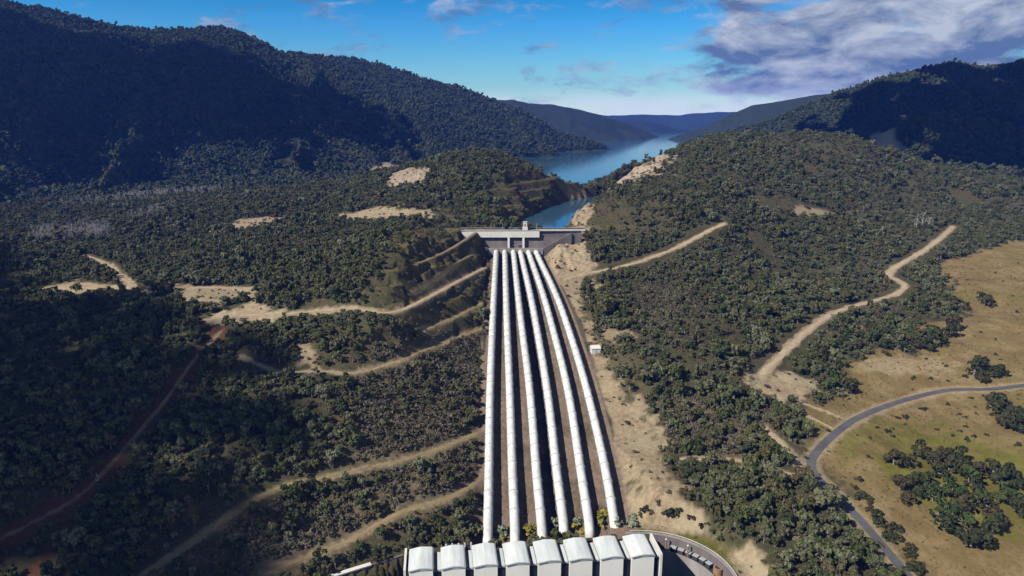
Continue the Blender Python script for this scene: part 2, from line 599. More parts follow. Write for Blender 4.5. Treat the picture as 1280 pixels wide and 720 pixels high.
# the old earth dam that closes the lake left of the knoll
DAM = [np.array(p, float) for p in ((-105, 1080, 101), (-150, 1250, 98), (-225, 1500, 97), (-330, 1850, 96), (-380, 2050, 98))]
D, T, H = seg_field(DAM, GX, GY, 120)
m = np.isfinite(D)
dam_z = H - np.maximum(D - 9, 0) * 0.45
dam_on = m & (dam_z > Z)
Z = np.where(dam_on, dam_z, Z)

# ------------------------------------------------------------------ pipe corridor
PIPE_ST = [                                     # picture row, depth, six pipe centres
    (315, 722, (620.3, 631.0, 641.8, 650.6, 660.6, 670.0)),
    (400, 549, (616.0, 633.6, 651.2, 669.2, 688.0, 706.8)),
    (500, 454, (612.4, 637.6, 663.4, 685.8, 712.2, 736.8)),
    (600, 393, (611.0, 641.0, 671.5, 697.4, 727.8, 759.2)),
    (660, 361.5, (610.0, 643.6, 677.2, 705.2, 737.2, 769.2)),
    (690, 348, (609.6, 644.4, 679.4, 708.6, 741.4, 774.0)),
]
pY, pZ, pX = [], [], []
for row, dep, cs in PIPE_ST:
    pp = [pt_d(c, row, dep) for c in cs]
    pY.append(pp[0][1])
    pZ.append(pp[0][2])
    pX.append([q[0] for q in pp])
pY, pZ, pX = np.array(pY)[::-1], np.array(pZ)[::-1], np.array(pX)[::-1]


def hermite(xs, ys, x):
    """monotone-ish cubic through the stations"""
    m_ = np.gradient(ys, xs)
    x = np.clip(x, xs[0], xs[-1])
    i = np.clip(np.searchsorted(xs, x) - 1, 0, len(xs) - 2)
    h = xs[i + 1] - xs[i]
    t = (x - xs[i]) / h
    return ((2 * t**3 - 3 * t**2 + 1) * ys[i] + (t**3 - 2 * t**2 + t) * h * m_[i]
            + (-2 * t**3 + 3 * t**2) * ys[i + 1] + (t**3 - t**2) * h * m_[i + 1])


def pipe_z(y):                                  # pipe axis
    return hermite(pY, pZ, y)


def pipe_x(i, y):
    return hermite(pY, pX[:, i], y)


AXIS_H = 4.4                                    # axis above the ground
Y_TOP, Y_BOT = pY[-1], 312.0
# knoll terraces
KT = np.array([60.0, 90, 99, 108, 117, 126, 128, 130, 134, 140, 150, 160, 200])
idx = np.clip(np.searchsorted(KT, Z) - 1, 0, len(KT) - 2)
lo, hi = KT[idx], KT[idx + 1]
tz = np.clip((Z - lo) / (hi - lo), 0, 1)
terr = lo + (hi - lo) * sstep(0.14, 0.68, tz)
kn_w = sstep(-85, -50, GX) * sstep(150, 110, GX) * sstep(745, 765, GY) * sstep(1180, 1100, GY)
Z = Z * (1 - kn_w) + terr * kn_w
ktread = kn_w * np.maximum(sstep(0.18, 0.10, tz), sstep(0.70, 0.80, tz)) * (Z > 88) * (Z < 128) * (GX > -40)


def clampcut(Z, m, zl, dist, s_up, s_dn):
    """cut and fill round a surface of height zl: banks no steeper than s"""
    e = np.maximum(dist, 0)
    return np.where(m, np.minimum(np.maximum(Z, zl - s_dn * e), zl + s_up * e), Z)


# channel behind the dam
CH = [np.array(p, float) for p in ((24, 752, 72), (38, 830, 72), (62, 920, 72), (105, 1030, 72), (175, 1135, 72), (290, 1300, 72), (360, 1500, 66))]
D, T, H = seg_field(CH, GX, GY, 170)
m = np.isfinite(D) & (GY > 748)
cut = 72 + np.maximum(D - 20, 0) * 1.5
Z = np.where(m, np.minimum(Z, cut), Z)

# corridor floor
Yc = np.clip(GY, Y_BOT, Y_TOP)
zc = pipe_z(Yc) - AXIS_H
xl, xr = pipe_x(0, Yc) - 5.5, pipe_x(5, Yc) + 9.5
dist = np.maximum(np.maximum(xl - GX, GX - xr), 0)
m = (GY > Y_BOT) & (GY < Y_TOP + 14) & (dist < 90)
Z = clampcut(Z, m, zc, dist - np.where(GX < xl, 1.0, 0.0), np.where(GX < xl, 0.70 + 0.18 * fbm(GX / 12, GY / 12, 3, 71), 0.95), 0.7)
# left cut: terraced
TER = np.array([-4.0, 2, 10, 20, 31, 47, 56, 65, 74, 84, 92, 101, 102, 103, 105, 110, 130, 200])
idx = np.clip(np.searchsorted(TER, Z) - 1, 0, len(TER) - 2)
lo, hi = TER[idx], TER[idx + 1]
tz = np.clip((Z - lo) / (hi - lo), 0, 1)
terr = lo + (hi - lo) * sstep(0.08, 0.80, tz)
xl_ = xl
xl = pipe_x(0, GY)
ter_w = sstep(xl - 120, xl - 70, GX) * sstep(xl - 4, xl - 9, GX) * sstep(455, 490, GY) * sstep(745, 730, GY)
Z = Z * (1 - ter_w) + terr * ter_w
Z += ter_w * (Z < 103) * (fbm(GX / 7, GY / 7, 3, 73) * 1.5)
tread = ter_w * np.maximum(sstep(0.14, 0.08, tz), sstep(0.80, 0.88, tz)) * (Z < 102)
# drain trench between the third and fourth pipe
tr = 0.5 * (pipe_x(2, Yc) + pipe_x(3, Yc)) + 0.4
trw = np.minimum(0.5 * (pipe_x(3, Yc) - pipe_x(2, Yc)) - 2.2, 3.4)
trm = (GY > Y_BOT + 6) & (GY < Y_TOP - 6) & (np.abs(GX - tr) < trw)
Z = np.where(trm, Z - 3.2, Z)

# powerhouse platform and the round yard beside it
PH_L, PH_R = np.array([-48.0, 294.0]), np.array([65.5, 306.0])     # back edge of the hall, left and right end
ph_t = (PH_R - PH_L) / np.linalg.norm(PH_R - PH_L)
ph_n = np.array([ph_t[1], -ph_t[0]])                                # towards the camera
u = (GX - PH_L[0]) * ph_t[0] + (GY - PH_L[1]) * ph_t[1]
v = (GX - PH_L[0]) * ph_n[0] + (GY - PH_L[1]) * ph_n[1]
YARD_Z = -31.0
in_ph = (u > -4) & (u < 122) & (v > 3.0) & (v < 120)
Z = np.where(in_ph, YARD_Z, Z)
YC, YRAD = np.array([63.0, 283.0]), 37.5
yd = np.hypot(GX - YC[0], GY - YC[1])
rim = sstep(YRAD + 16, YRAD + 6, yd) * ((u > 112) | (yd < YRAD + 9) & (u > 100))
Z = np.where((v < 3.0) | (u > 119), Z * (1 - rim) + 0.5 * rim, Z)
Z = np.where((yd < YRAD) & ((v > 1.0) | (u > 119)), YARD_Z, Z)
LW0, LW1 = pt_z(505, 694, -2.0), pt_z(405, 725, -2.0)
lw_t = (LW1 - LW0)[:2] / np.linalg.norm((LW1 - LW0)[:2])
lw_u = (GX - LW0[0]) * lw_t[0] + (GY - LW0[1]) * lw_t[1]
lw_v = (GX - LW0[0]) * -lw_t[1] + (GY - LW0[1]) * lw_t[0]          # + on the camera side
left_low = (lw_u > -3) & (lw_u < 75) & (lw_v > 0.7) & (lw_v < 90) & (u < 2)
Z = np.where(left_low, np.minimum(Z, -14), Z)
lw_b = (lw_u > -6) & (lw_u < 75) & (lw_v <= 0.7) & (lw_v > -30)
Z = np.where(lw_b, np.minimum(Z, -2.6 + 0.45 * np.maximum(-lw_v - 1.5, 0)), Z)


def grid_z(x, y, ZZ=None):
    ZZ = Z if ZZ is None else ZZ
    x, y = np.atleast_1d(np.asarray(x, float)), np.atleast_1d(np.asarray(y, float))
    r, a = np.hypot(x, y), np.arctan2(x, y)
    ri = np.clip(np.interp(r, RR, np.arange(NR)), 0, NR - 1.001)
    ai = np.clip((a + AZ) / (2 * AZ) * (NA - 1), 0, NA - 1.001)
    i, j = ri.astype(int), ai.astype(int)
    f, g = ri - i, ai - j
    return ((ZZ[i, j] * (1 - f) + ZZ[i + 1, j] * f) * (1 - g) + (ZZ[i, j + 1] * (1 - f) + ZZ[i + 1, j + 1] * f) * g)


def at(px, py):
    """the point of the ground seen at a picture position"""
    d = ray(px, py)
    a = math.atan2(d[0], d[1])
    j = int(np.clip(round((a + AZ) / (2 * AZ) * (NA - 1)), 0, NA - 1))
    hit = np.nonzero((Z[:, j] - CAM_Z) / RR >= d[2] / math.hypot(d[0], d[1]))[0]
    i = hit[0] if len(hit) else NR - 1
    return np.array([GX[i, j], GY[i, j], Z[i, j]])


def smooth_line(P, it=3):
    P = [np.asarray(p, float) for p in P]
    for _ in range(it):
        Q = [P[0]]
        for a, b in zip(P, P[1:]):
            Q += [a * 0.75 + b * 0.25, a * 0.25 + b * 0.75]
        Q.append(P[-1])
        P = Q
    return P


def world_line(pix, it=3):
    return smooth_line([at(*p) for p in pix], it)


# ------------------------------------------------------------------ tracks and the road, laid on the ground
TRACKS = {   # name: (pixels, half width m, material kind, painted halo m)
    "benchF": ([(602, 541), (540, 565), (480, 583), (400, 600), (355, 607), (300, 635), (240, 680), (180, 718)], 1.6, 'bench', 1.6),
    "benchG": ([(603, 600), (560, 625), (500, 645), (450, 672), (400, 695), (330, 718)], 1.6, 'bench', 1.6),
    "benchE": ([(604, 411), (550, 430), (505, 450), (480, 461), (450, 464)], 1.3, 'bench', 2),
    "benchD": ([(601, 381), (564, 399), (530, 413)], 1.2, 'bench', 1.5),
    "benchL": ([(592, 317), (565, 332), (536, 350), (515, 362)], 1.2, 'bench', 1.5),
    "benchM": ([(598, 301), (560, 315), (517, 333)], 1.2, 'bench', 1.5),
    "ridge": ([(258, 402), (300, 394), (345, 395), (400, 389), (440, 386), (486, 396), (530, 375), (570, 353), (606, 335)], 2.0, 'dirt', 3),
    "lower": ([(55, 361), (95, 356), (135, 360), (175, 363), (230, 360), (320, 361)], 2.0, 'dirt', 5),
    "spurtrack": ([(104, 320), (132, 327), (150, 345), (172, 363)], 1.8, 'dirt', 3),
    "firebreak": ([(276, 414), (240, 452), (215, 490), (190, 522), (150, 570), (110, 615), (60, 645), (0, 675)], 0.7, 'dirt', 1),
    "hilltrack": ([(705, 350), (735, 343), (765, 337), (800, 328), (850, 309), (880, 291), (906, 280)], 2.2, 'dirt', 2),
    "main": ([(952, 470), (975, 446), (1010, 412), (1040, 391), (1080, 379), (1115, 370), (1135, 359), (1122, 349), (1108, 345), (1120, 333), (1150, 318), (1175, 298), (1192, 283)], 2.7, 'dirt', 2.5),
    "lowright": ([(832, 577), (880, 573), (930, 576), (970, 590), (1000, 598)], 1.7, 'dirt', 2),
    "grey": ([(956, 536), (985, 562), (1004, 592)], 1.6, 'dirt', 2),
    "thina": ([(132, 320), (165, 309), (205, 301), (258, 292)], 1.0, 'dirt', 1.5),
    "thinb": ([(172, 364), (200, 376), (260, 377), (320, 372)], 1.0, 'dirt', 2),
    "thinc": ([(376, 276), (400, 273), (440, 270), (480, 266), (540, 268)], 1.2, 'dirt', 2),
    "thind": ([(300, 445), (350, 470), (400, 462), (440, 470), (500, 452)], 0.9, 'dirt', 1.5),
    "thine": ([(985, 265), (1035, 268), (1100, 262), (1150, 270)], 1.0, 'dirt', 1.5),
    "little": ([(975, 505), (1010, 520), (1040, 536)], 0.9, 'dirt', 1),
    "littleb": ([(1000, 503), (1028, 513), (1052, 523)], 0.9, 'dirt', 1),
}
ROAD_PIX = [(1330, 476), (1280, 482), (1240, 488), (1190, 487), (1150, 495), (1110, 507), (1070, 523), (1045, 541), (1025, 560), (1012, 577), (1016, 592), (1035, 611), (1070, 646), (1100, 681), (1134, 722), (1180, 780)]


def flatten_along(P, hw, bank, fill=None):
    global Z
    n_ = len(P)
    zs = np.array([p[2] for p in P])
    kern = np.ones(7) / 7
    zs = np.convolve(np.pad(zs, 3, mode='edge'), kern, mode='valid')
    for p, z_ in zip(P, zs):
        p[2] = z_
    D_, T_, H_ = seg_field(P, GX, GY, hw + 12)
    m_ = np.isfinite(D_)
    Zn = clampcut(Z, m_, H_, D_ - hw, bank, bank if fill is None else fill)
    Z = np.where(m_, Zn, Z)
    return D_


LINES, DIST = {}, {}
for k_, (pix, hw, kind, halo) in TRACKS.items():
    LINES[k_] = world_line(pix)
    cutb = k_ in ('benchD', 'benchE', 'benchL', 'benchM', 'ridge')
    DIST[k_] = flatten_along(LINES[k_], hw + 0.6, 1.1 if cutb else 0.6, 1.7 if cutb else None)
ROAD = world_line(ROAD_PIX)
D_ROAD = flatten_along(ROAD, 4.2, 0.5)

# ------------------------------------------------------------------ ground cover (what the ground is made of)
soil = np.zeros_like(Z)
grass = np.zeros_like(Z)
red = np.zeros_like(Z)
rock = np.zeros_like(Z)
near = RR < 1700
edge_n = np.zeros_like(Z)
edge_n[near] = fbm(GX[near] / 9, GY[near] / 9, 4, 21, 0.6)
edge_b = np.zeros_like(Z)
edge_b[near] = fbm(GX[near] / 35, GY[near] / 35, 3, 33)


def in_poly(X, Y, poly):
    ins = np.zeros(X.shape, bool)
    n_ = len(poly)
    for i in range(n_):
        x0, y0 = poly[i][:2]
        x1, y1 = poly[(i + 1) % n_][:2]
        c = ((y0 > Y) != (y1 > Y)) & (X < (x1 - x0) * (Y - y0) / (y1 - y0 + 1e-9) + x0)
        ins ^= c
    return ins


def area_field(pix, soft):
    """1 inside the outlined patch of ground, ragged at its rim"""
    P = [at(*p) if len(p) == 2 else pt_z(*p) for p in pix]
    P.append(P[0])
    P = np.array(P)
    x0, y0 = P[:, :2].min(0) - 60
    x1, y1 = P[:, :2].max(0) + 60
    m_ = np.nonzero((GX > x0) & (GX < x1) & (GY > y0) & (GY < y1))
    D_, _, _ = seg_field(P, GX[m_], GY[m_], 1e5)
    s_ = np.where(in_poly(GX[m_], GY[m_], P[:-1]), D_, -D_)
    out = np.zeros_like(Z)
    out[m_] = sstep(-soft * 0.5, soft * 0.5, s_ + (edge_n[m_] * 1.7 + edge_b[m_] * 0.7) * soft)
    return out


for k_, (pix, hw, kind, halo) in TRACKS.items():
    d_ = DIST[k_] + edge_n * (halo * 0.9)
    f_ = sstep(hw + halo, hw + halo * 0.2, d_) * np.isfinite(DIST[k_])
    soil = np.maximum(soil, np.nan_to_num(f_) * (0.6 if kind == 'bench' else 0.5 if k_ == 'firebreak' else 0.95))
d_ = DIST["firebreak"]
D_fb, _, _ = seg_field(LINES["firebreak"], GX, GY, 60)
FB2 = world_line([(112, 612), (90, 650), (60, 692), (40, 720)])
D_f2, _, _ = seg_field(FB2, GX, GY, 30)
red = np.maximum(red, np.nan_to_num(sstep(9, 3, np.where(np.isfinite(D_fb), D_fb, 99) + edge_n * 9 + edge_b * 5)))
red = np.maximum(red, np.nan_to_num(sstep(5, 2, np.where(np.isfinite(D_f2), D_f2, 99) + edge_n * 3)))
D_rd = np.where(np.isfinite(D_ROAD), D_ROAD, 999)
soil = np.maximum(soil, 0.6 * sstep(6.5, 4.0, D_rd + edge_n * 2))

AREAS_SOIL = [
    ([(300, 383), (325, 380), (350, 392), (345, 402), (300, 402), (262, 406), (258, 396)], 7, 1.0),
    ([(200, 360), (260, 358), (320, 362), (318, 374), (260, 378), (215, 374)], 8, 0.7),
    ([(52, 357), (90, 352), (130, 357), (120, 366), (60, 367)], 7, 0.9),
    ([(258, 290), (295, 276), (340, 270), (376, 274), (340, 281), (300, 287)], 12, 0.9),
    ([(395, 273), (440, 265), (480, 260), (535, 263), (540, 272), (480, 273), (430, 277)], 10, 0.9),
    ([(376, 432), (386, 430), (392, 452), (402, 466), (392, 468), (380, 452)], 4, 0.8),
    ([(690, 296), (712, 288), (728, 300), (742, 320), (740, 340), (700, 352), (684, 335), (682, 318)], 5, 1.0),
    ([(700, 284), (715, 255), (732, 240), (742, 258), (735, 285), (722, 296)], 6, 0.9),
    ([(684, 345), (720, 340), (742, 346), (728, 372), (732, 400), (745, 430), (758, 460), (785, 495), (812, 525), (826, 555), (842, 585), (850, 620), (800, 640), (780, 600), (755, 520), (735, 450), (712, 395)], 9, 0.85),
    ([(780, 625), (850, 620), (880, 655), (930, 672), (962, 690), (975, 725), (935, 735), (905, 690), (860, 668), (820, 664), (785, 660)], 7, 0.95),
    ([(940, 468), (985, 466), (1022, 478), (1026, 494), (1000, 503), (960, 498), (942, 486)], 6, 1.0),
    ([(1076, 452), (1140, 448), (1200, 455), (1195, 468), (1120, 470), (1080, 464)], 9, 0.6),
    ([(985, 263), (1015, 261), (1038, 265), (1030, 270), (995, 270)], 8, 0.8),
    ([(752, 415), (782, 412), (790, 420), (770, 428), (752, 426)], 5, 0.7),
    ([(725, 345), (745, 350), (760, 372), (745, 372)], 6, 0.8),
]
for pix, soft, amt in AREAS_SOIL:
    soil = np.maximum(soil, amt * area_field(pix, soft))
AREAS_ROCK = [
    ([(756, 238, 108), (772, 224, 119), (800, 205, 140), (830, 184, 158), (836, 188, 158), (824, 206, 144), (800, 216, 134), (776, 232, 116)], 22, 0.95),
    ([(1078, 172), (1100, 166), (1120, 176), (1140, 192), (1120, 192), (1095, 186)], 14, 0.9),
    ([(482, 235), (500, 214), (545, 209), (540, 222), (515, 236)], 10, 0.8),
]
for pix, soft, amt in AREAS_ROCK:
    rock = np.maximum(rock, amt * area_field(pix, soft))
rock = np.maximum(rock, dam_on * 0.7)
FIELD = [(1300, 298), (1245, 308), (1205, 318), (1170, 330), (1195, 360), (1205, 395), (1135, 408), (1195, 432), (1100, 440), (1045, 452), (1062, 480), (1012, 500),
         (1000, 515), (1030, 545), (1020, 575), (1045, 605), (1075, 640), (1150, 735), (1320, 760), (1400, 400)]
grass = area_field(FIELD, 10)
# mown verge and weeds round the powerhouse
grass = np.maximum(grass, 0.8 * sstep(YRAD + 9, YRAD + 5, yd + edge_n * 3) * (yd > YRAD) * (u > 95))
# the benched slope left of the pipes: thin scrub on clay
grass = np.maximum(grass, 0.45 * np.maximum(tread, ktread))
ring = sstep(YRAD + 10, YRAD + 6, yd + edge_n * 3) * (yd > YRAD) * (u > 95)
lush = area_field([(1095, 560), (1170, 530), (1215, 560), (1290, 570), (1290, 665), (1230, 660), (1180, 655), (1110, 615)], 14) * 0.85
lush = np.maximum(lush, 0.6 * area_field([(1040, 552), (1075, 532), (1110, 520), (1120, 540), (1080, 560), (1050, 575)], 10))
lush = np.maximum(lush, np.maximum(0.35 * np.maximum(tread, ktread), ring))
thin = area_field([(430, 470), (605, 400), (600, 660), (520, 680), (330, 722), (250, 690), (420, 600)], 14)
brown = np.maximum.reduce([area_field(q_, 16) for q_ in ([(765, 352), (850, 342), (885, 380), (840, 425), (790, 405)], [(825, 500), (950, 495), (988, 572), (900, 572), (838, 560)], [(1035, 402), (1130, 382), (1135, 408), (1050, 432)])])
thin = np.maximum(thin, 0.9 * brown)
cor = sstep(2.5, -1, dist + edge_n * 2) * (GY > Y_BOT) * (GY < Y_TOP + 10)
corridor_dist = dist
slope_cut = sstep(45, 5, dist) * (GY > 420) * (GY < Y_TOP) * np.where(GX > 0, 1.0, sstep(500, 450, GY))


# broken rock faces where the hill has been cut
cutrock = np.maximum(rock * (RR < 1500)[:, None], area_field([(690, 296), (712, 288), (728, 300), (742, 320), (735, 334), (700, 340), (684, 335), (682, 318)], 5))
cutrock = np.maximum(cutrock, area_field([(700, 284), (715, 255), (732, 240), (742, 258), (735, 285), (722, 296)], 6))
Z = Z + cutrock * (np.abs(fbm(GX / 16, GY / 16, 4, 61)) * -6.0 + fbm(GX / 5, GY / 5, 2, 62) * 1.2 + 1.2) * sstep(3, 8, np.where(np.isfinite(DIST["hilltrack"]), DIST["hilltrack"], 99)) * sstep(4, 14, corridor_dist)


# field of ground materials
gm, nt, b = material("ground_cover")
at_ = nt.nodes.new("ShaderNodeAttribute")
at_.attribute_name = "cover"
at2 = nt.nodes.new("ShaderNodeAttribute")
at2.attribute_name = "cover2"
sp1 = nt.nodes.new("ShaderNodeSeparateColor")
sp2 = nt.nodes.new("ShaderNodeSeparateColor")
nt.links.new(at_.outputs["Color"], sp1.inputs[0])
nt.links.new(at2.outputs["Color"], sp2.inputs[0])
n_f = noise_node(nt, 0.35, 8, 0.7)
n_m = noise_node(nt, 0.05, 6, 0.65)
n_c = noise_node(nt, 0.012, 5, 0.6)
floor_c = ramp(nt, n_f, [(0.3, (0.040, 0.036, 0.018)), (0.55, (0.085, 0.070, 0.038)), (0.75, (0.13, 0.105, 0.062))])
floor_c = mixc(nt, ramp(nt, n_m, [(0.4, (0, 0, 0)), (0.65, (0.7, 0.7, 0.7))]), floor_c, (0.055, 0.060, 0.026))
grass_c = ramp(nt, n_m, [(0.28, (0.150, 0.104, 0.046)), (0.5, (0.200, 0.144, 0.064)), (0.62, (0.25, 0.185, 0.098)), (0.75, (0.160, 0.130, 0.044))])
grass_c = mixc(nt, ramp(nt, n_c, [(0.50, (0, 0, 0)), (0.66, (0.35, 0.35, 0.35))]), grass_c, (0.15, 0.145, 0.032))
grass_c = mixc(nt, at2.outputs["Alpha"], grass_c, ramp(nt, n_m, [(0.3, (0.115, 0.105, 0.022)), (0.6, (0.155, 0.15, 0.030)), (0.75, (0.21, 0.165, 0.06))]))
grass_c = mixc(nt, 0.5, grass_c, ramp(nt, n_f, [(0.3, (0.7, 0.68, 0.62)), (0.7, (1.25, 1.25, 1.2))]), 'MULTIPLY')
soil_c = ramp(nt, n_f, [(0.28, (0.16, 0.11, 0.062)), (0.5, (0.31, 0.23, 0.145)), (0.72, (0.46, 0.37, 0.26))])
soil_c = mixc(nt, ramp(nt, n_m, [(0.4, (0, 0, 0)), (0.7, (0.8, 0.8, 0.8))]), soil_c, (0.40, 0.34, 0.22))
red_c = ramp(nt, n_f, [(0.3, (0.060, 0.028, 0.016)), (0.6, (0.125, 0.060, 0.034)), (0.8, (0.20, 0.11, 0.065))])
rock_c = ramp(nt, n_f, [(0.3, (0.19, 0.14, 0.10)), (0.5, (0.36, 0.28, 0.21)), (0.7, (0.50, 0.42, 0.33))])
scrub_c = ramp(nt, n_f, [(0.3, (0.065, 0.050, 0.028)), (0.5, (0.14, 0.11, 0.065)), (0.72, (0.22, 0.175, 0.115))])
floor_c = mixc(nt, at_.outputs["Alpha"], floor_c, ramp(nt, n_m, [(0.35, (0.016, 0.023, 0.014)), (0.65, (0.034, 0.043, 0.024))]))  # far ground darkened: shade between distant crowns is put into its colour
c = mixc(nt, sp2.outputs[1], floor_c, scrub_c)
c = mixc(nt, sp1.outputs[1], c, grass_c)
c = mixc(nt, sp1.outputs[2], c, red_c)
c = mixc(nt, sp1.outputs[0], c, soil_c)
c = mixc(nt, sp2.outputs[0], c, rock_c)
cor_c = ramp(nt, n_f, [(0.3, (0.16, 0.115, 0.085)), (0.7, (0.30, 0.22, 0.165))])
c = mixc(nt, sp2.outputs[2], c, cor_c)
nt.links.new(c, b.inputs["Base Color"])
b.inputs["Roughness"].default_value = 0.95
b.inputs["Specular IOR Level"].default_value = 0.1
bump(nt, b, n_f, 0.8, 1.2)

# ground sheet
verts = np.stack([GX, GY, Z], -1).reshape(-1, 3)
ii = np.arange(NR * NA).reshape(NR, NA)
faces = np.stack([ii[:-1, :-1], ii[:-1, 1:], ii[1:, 1:], ii[1:, :-1]], -1).reshape(-1, 4)
me = np_mesh("ground", verts, faces, gm, True)
ca = me.attributes.new("cover", 'FLOAT_COLOR', 'POINT')
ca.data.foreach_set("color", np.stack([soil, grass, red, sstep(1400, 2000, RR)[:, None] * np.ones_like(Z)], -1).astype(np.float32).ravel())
ca = me.attributes.new("cover2", 'FLOAT_COLOR', 'POINT')
scr = np.maximum(thin * 0.9, slope_cut * 0.6)
ca.data.foreach_set("color", np.stack([rock, scr, cor, lush], -1).astype(np.float32).ravel())
ground = link("ground", me)
tag(ground, kind="structure")


def strip(name, P, hw, m, lift, wob=0.0, seed=0):
    P = np.array(P)
    seg = np.linalg.norm(np.diff(P[:, :2], axis=0), axis=1)
    s_ = np.concatenate([[0], np.cumsum(seg)])
    n_ = max(4, int(s_[-1] / 2.5))
    t = np.linspace(0, s_[-1], n_)
    x, y = np.interp(t, s_, P[:, 0]), np.interp(t, s_, P[:, 1])
    dx, dy = np.gradient(x), np.gradient(y)
    L = np.hypot(dx, dy) + 1e-9
    nx, ny = -dy / L, dx / L
    K = 5
    vs = []
    for j in range(K):
        o = (j / (K - 1) * 2 - 1) * hw
        if j in (0, K - 1):
            o = o * (1 + wob * (vnoise(t / 7.0, t * 0 + j * 5.3, seed) - 0.5) * 2)
        X_, Y_ = x + nx * o, y + ny * o
        vs.append(np.stack([X_, Y_, grid_z(X_, Y_) + lift], -1))
    V = np.stack(vs, 1).reshape(-1, 3)
    q = np.arange(n_ * K).reshape(n_, K)
    fc = np.stack([q[:-1, :-1], q[1:, :-1], q[1:, 1:], q[:-1, 1:]], -1).reshape(-1, 4)
    o = link(name, np_mesh(name, V, fc[:, ::-1], m, True))
    return tag(o, kind="structure")


for i, (k_, (pix, hw, kind, halo)) in enumerate(TRACKS.items()):
    if k_ in ("firebreak",):
        continue
    strip("dirt_path", LINES[k_], hw * 0.8, M_bench if kind == 'bench' else M_track, 0.12, 0.6, i)
strip("road", ROAD, 2.35, M_road, 0.16)

# lake
wm, nt, b = material("lake_water")
b.inputs["Base Color"].default_value = (0.035, 0.090, 0.150, 1)
b.inputs["Roughness"].default_value = 0.08
b.inputs["IOR"].default_value = 1.33
bump(nt, b, noise_node(nt, 0.05, 6, 0.6, stretch=(1, 0.35, 1)), 0.14, 1.0)
LAKE_Z = 85.0
poly = [(-52, 750), (55, 750), (160, 900), (300, 1150), (900, 1600), (3000, 2200), (6000, 9000), (-1500, 9000), (-1200, 3300), (-420, 2100), (-335, 1850), (-228, 1500), (-152, 1250), (-100, 1080), (-60, 900)]
bm = bmesh.new()
bm.faces.new([bm.verts.new((x, y, LAKE_Z)) for x, y in poly])
lake = bm_obj("lake", bm, wm)
tag(lake, kind="structure")

# ------------------------------------------------------------------ penstocks
def make_pipe(i):
    ys = np.linspace((322.5, 322.5, 322.5, 329, 329, 331)[i], Y_TOP + 6.0, 90)
    root = empty("penstock", (float(pipe_x(i, ys[0])), float(ys[0]), float(pipe_z(ys[0])) - AXIS_H))
    names = ["first and outermost white penstock on the shaded cutting side", "second white penstock counted from the terraced cutting",
             "third white penstock, bordering the wide black drain trench on the cutting side",
             "fourth white penstock, bordering the wide black drain trench on the far side from the terraces",
             "fifth white penstock, next to the outermost pipe by the pale bank", "outermost white penstock beside the pale bare bank"]
    tag(root, names[i], "pipe", "white penstocks running down from the intake dam")
    base = np.array(root.location)
    pts = [np.array([float(pipe_x(i, y)), y, float(pipe_z(y))]) - base for y in ys]
    # the pipe bends down into the powerhouse
    d0 = pts[0]
    pts = [d0 + np.array([0, -7, -5.5]), d0 + np.array([0, -4, -2.2])] + pts
    bm = bmesh.new()
    tube(bm, pts, 2.45, 24)
    bm_obj("shell", bm, M_pipe, root, True)
    s = 12.0
    k = 0
    acc = 0.0
    for a, b_ in zip(pts[2:], pts[3:]):
        acc += np.linalg.norm(b_ - a)
        if acc < s:
            continue
        acc -= s
        k += 1
        d = (b_ - a) / np.linalg.norm(b_ - a)
        if k == 1:
            bm = bmesh.new()
            tube(bm, [(0, -0.22, 0), (0, 0.25, 0)], 2.8, 24)
            ring_me = bpy.data.meshes.new("support_ring")
            bm.to_mesh(ring_me)
            bm.free()
            ring_me.materials.append(M_ring)
            bm = bmesh.new()
            box(bm, -2.0, 2.0, -0.7, 0.7, -4.4, -1.6)
            box(bm, -2.7, -2.0, -0.5, 0.5, -4.4, -0.4)
            box(bm, 2.0, 2.7, -0.5, 0.5, -4.4, -0.4)
            sad_me = bpy.data.meshes.new("saddle")
            bm.normal_update()
            bm.to_mesh(sad_me)
            bm.free()
            sad_me.materials.append(M_conc)
        ring = link("support_ring", ring_me, root)
        ring.location = b_
        ring.rotation_euler = (math.asin(d[2]), 0, -math.atan2(d[0], d[1]))
        sd = link("saddle", sad_me, root)
        sd.location = b_
        sd.rotation_euler = (0, 0, -math.atan2(d[0], d[1]))
    return root


for i in range(6):
    make_pipe(i)

# ------------------------------------------------------------------ intake dam at the head of the pipes
DY = Y_TOP + 8.0                                  # downstream face
dz0 = float(pipe_z(Y_TOP)) - AXIS_H               # ground at the pipe heads
zt = 92.0
dam = empty("intake_dam", (4, DY, dz0))
tag(dam, "concrete intake dam with a white upper wall where the six pipes start", "dam")
inv = Matrix.Translation((-4, -DY, -dz0))


def dobj(name, bm, m, parent=dam):
    bmesh.ops.transform(bm, matrix=inv, verts=bm.verts)
    return bm_obj(name, bm, m, parent)


bm = bmesh.new()                                  # lower face, battered
prism(bm, [(-40, DY), (56, DY), (56, DY + 9), (-40, DY + 9)], dz0 - 3, zt - 6.8)
for v_ in bm.verts:
    if v_.co.y < DY + 1 and v_.co.z < dz0:
        v_.co.y -= 5.0
dobj("lower_wall", bm, M_dark_conc)
bm = bmesh.new()                                  # white upper beam
prism(bm, [(-53, DY - 3.4), (27.5, DY - 3.4), (27.5, DY + 9.2), (-53, DY + 9.2)], zt - 6.9, zt - 1.0)
dobj("upper_wall", bm, M_pale_conc)
bm = bmesh.new()
prism(bm, [(27.6, DY + 0.3), (70, DY + 0.3), (70, DY + 9.0), (27.6, DY + 9.0)], zt - 14, zt - 1.1)
dobj("abutment_wall", bm, M_dark_conc)
bm = bmesh.new()                                  # crest roadway slab and parapets
prism(bm, [(-56, DY - 3.8), (74, DY - 0.6), (74, DY + 9.6), (-56, DY + 9.6)], zt - 0.9, zt - 0.3)
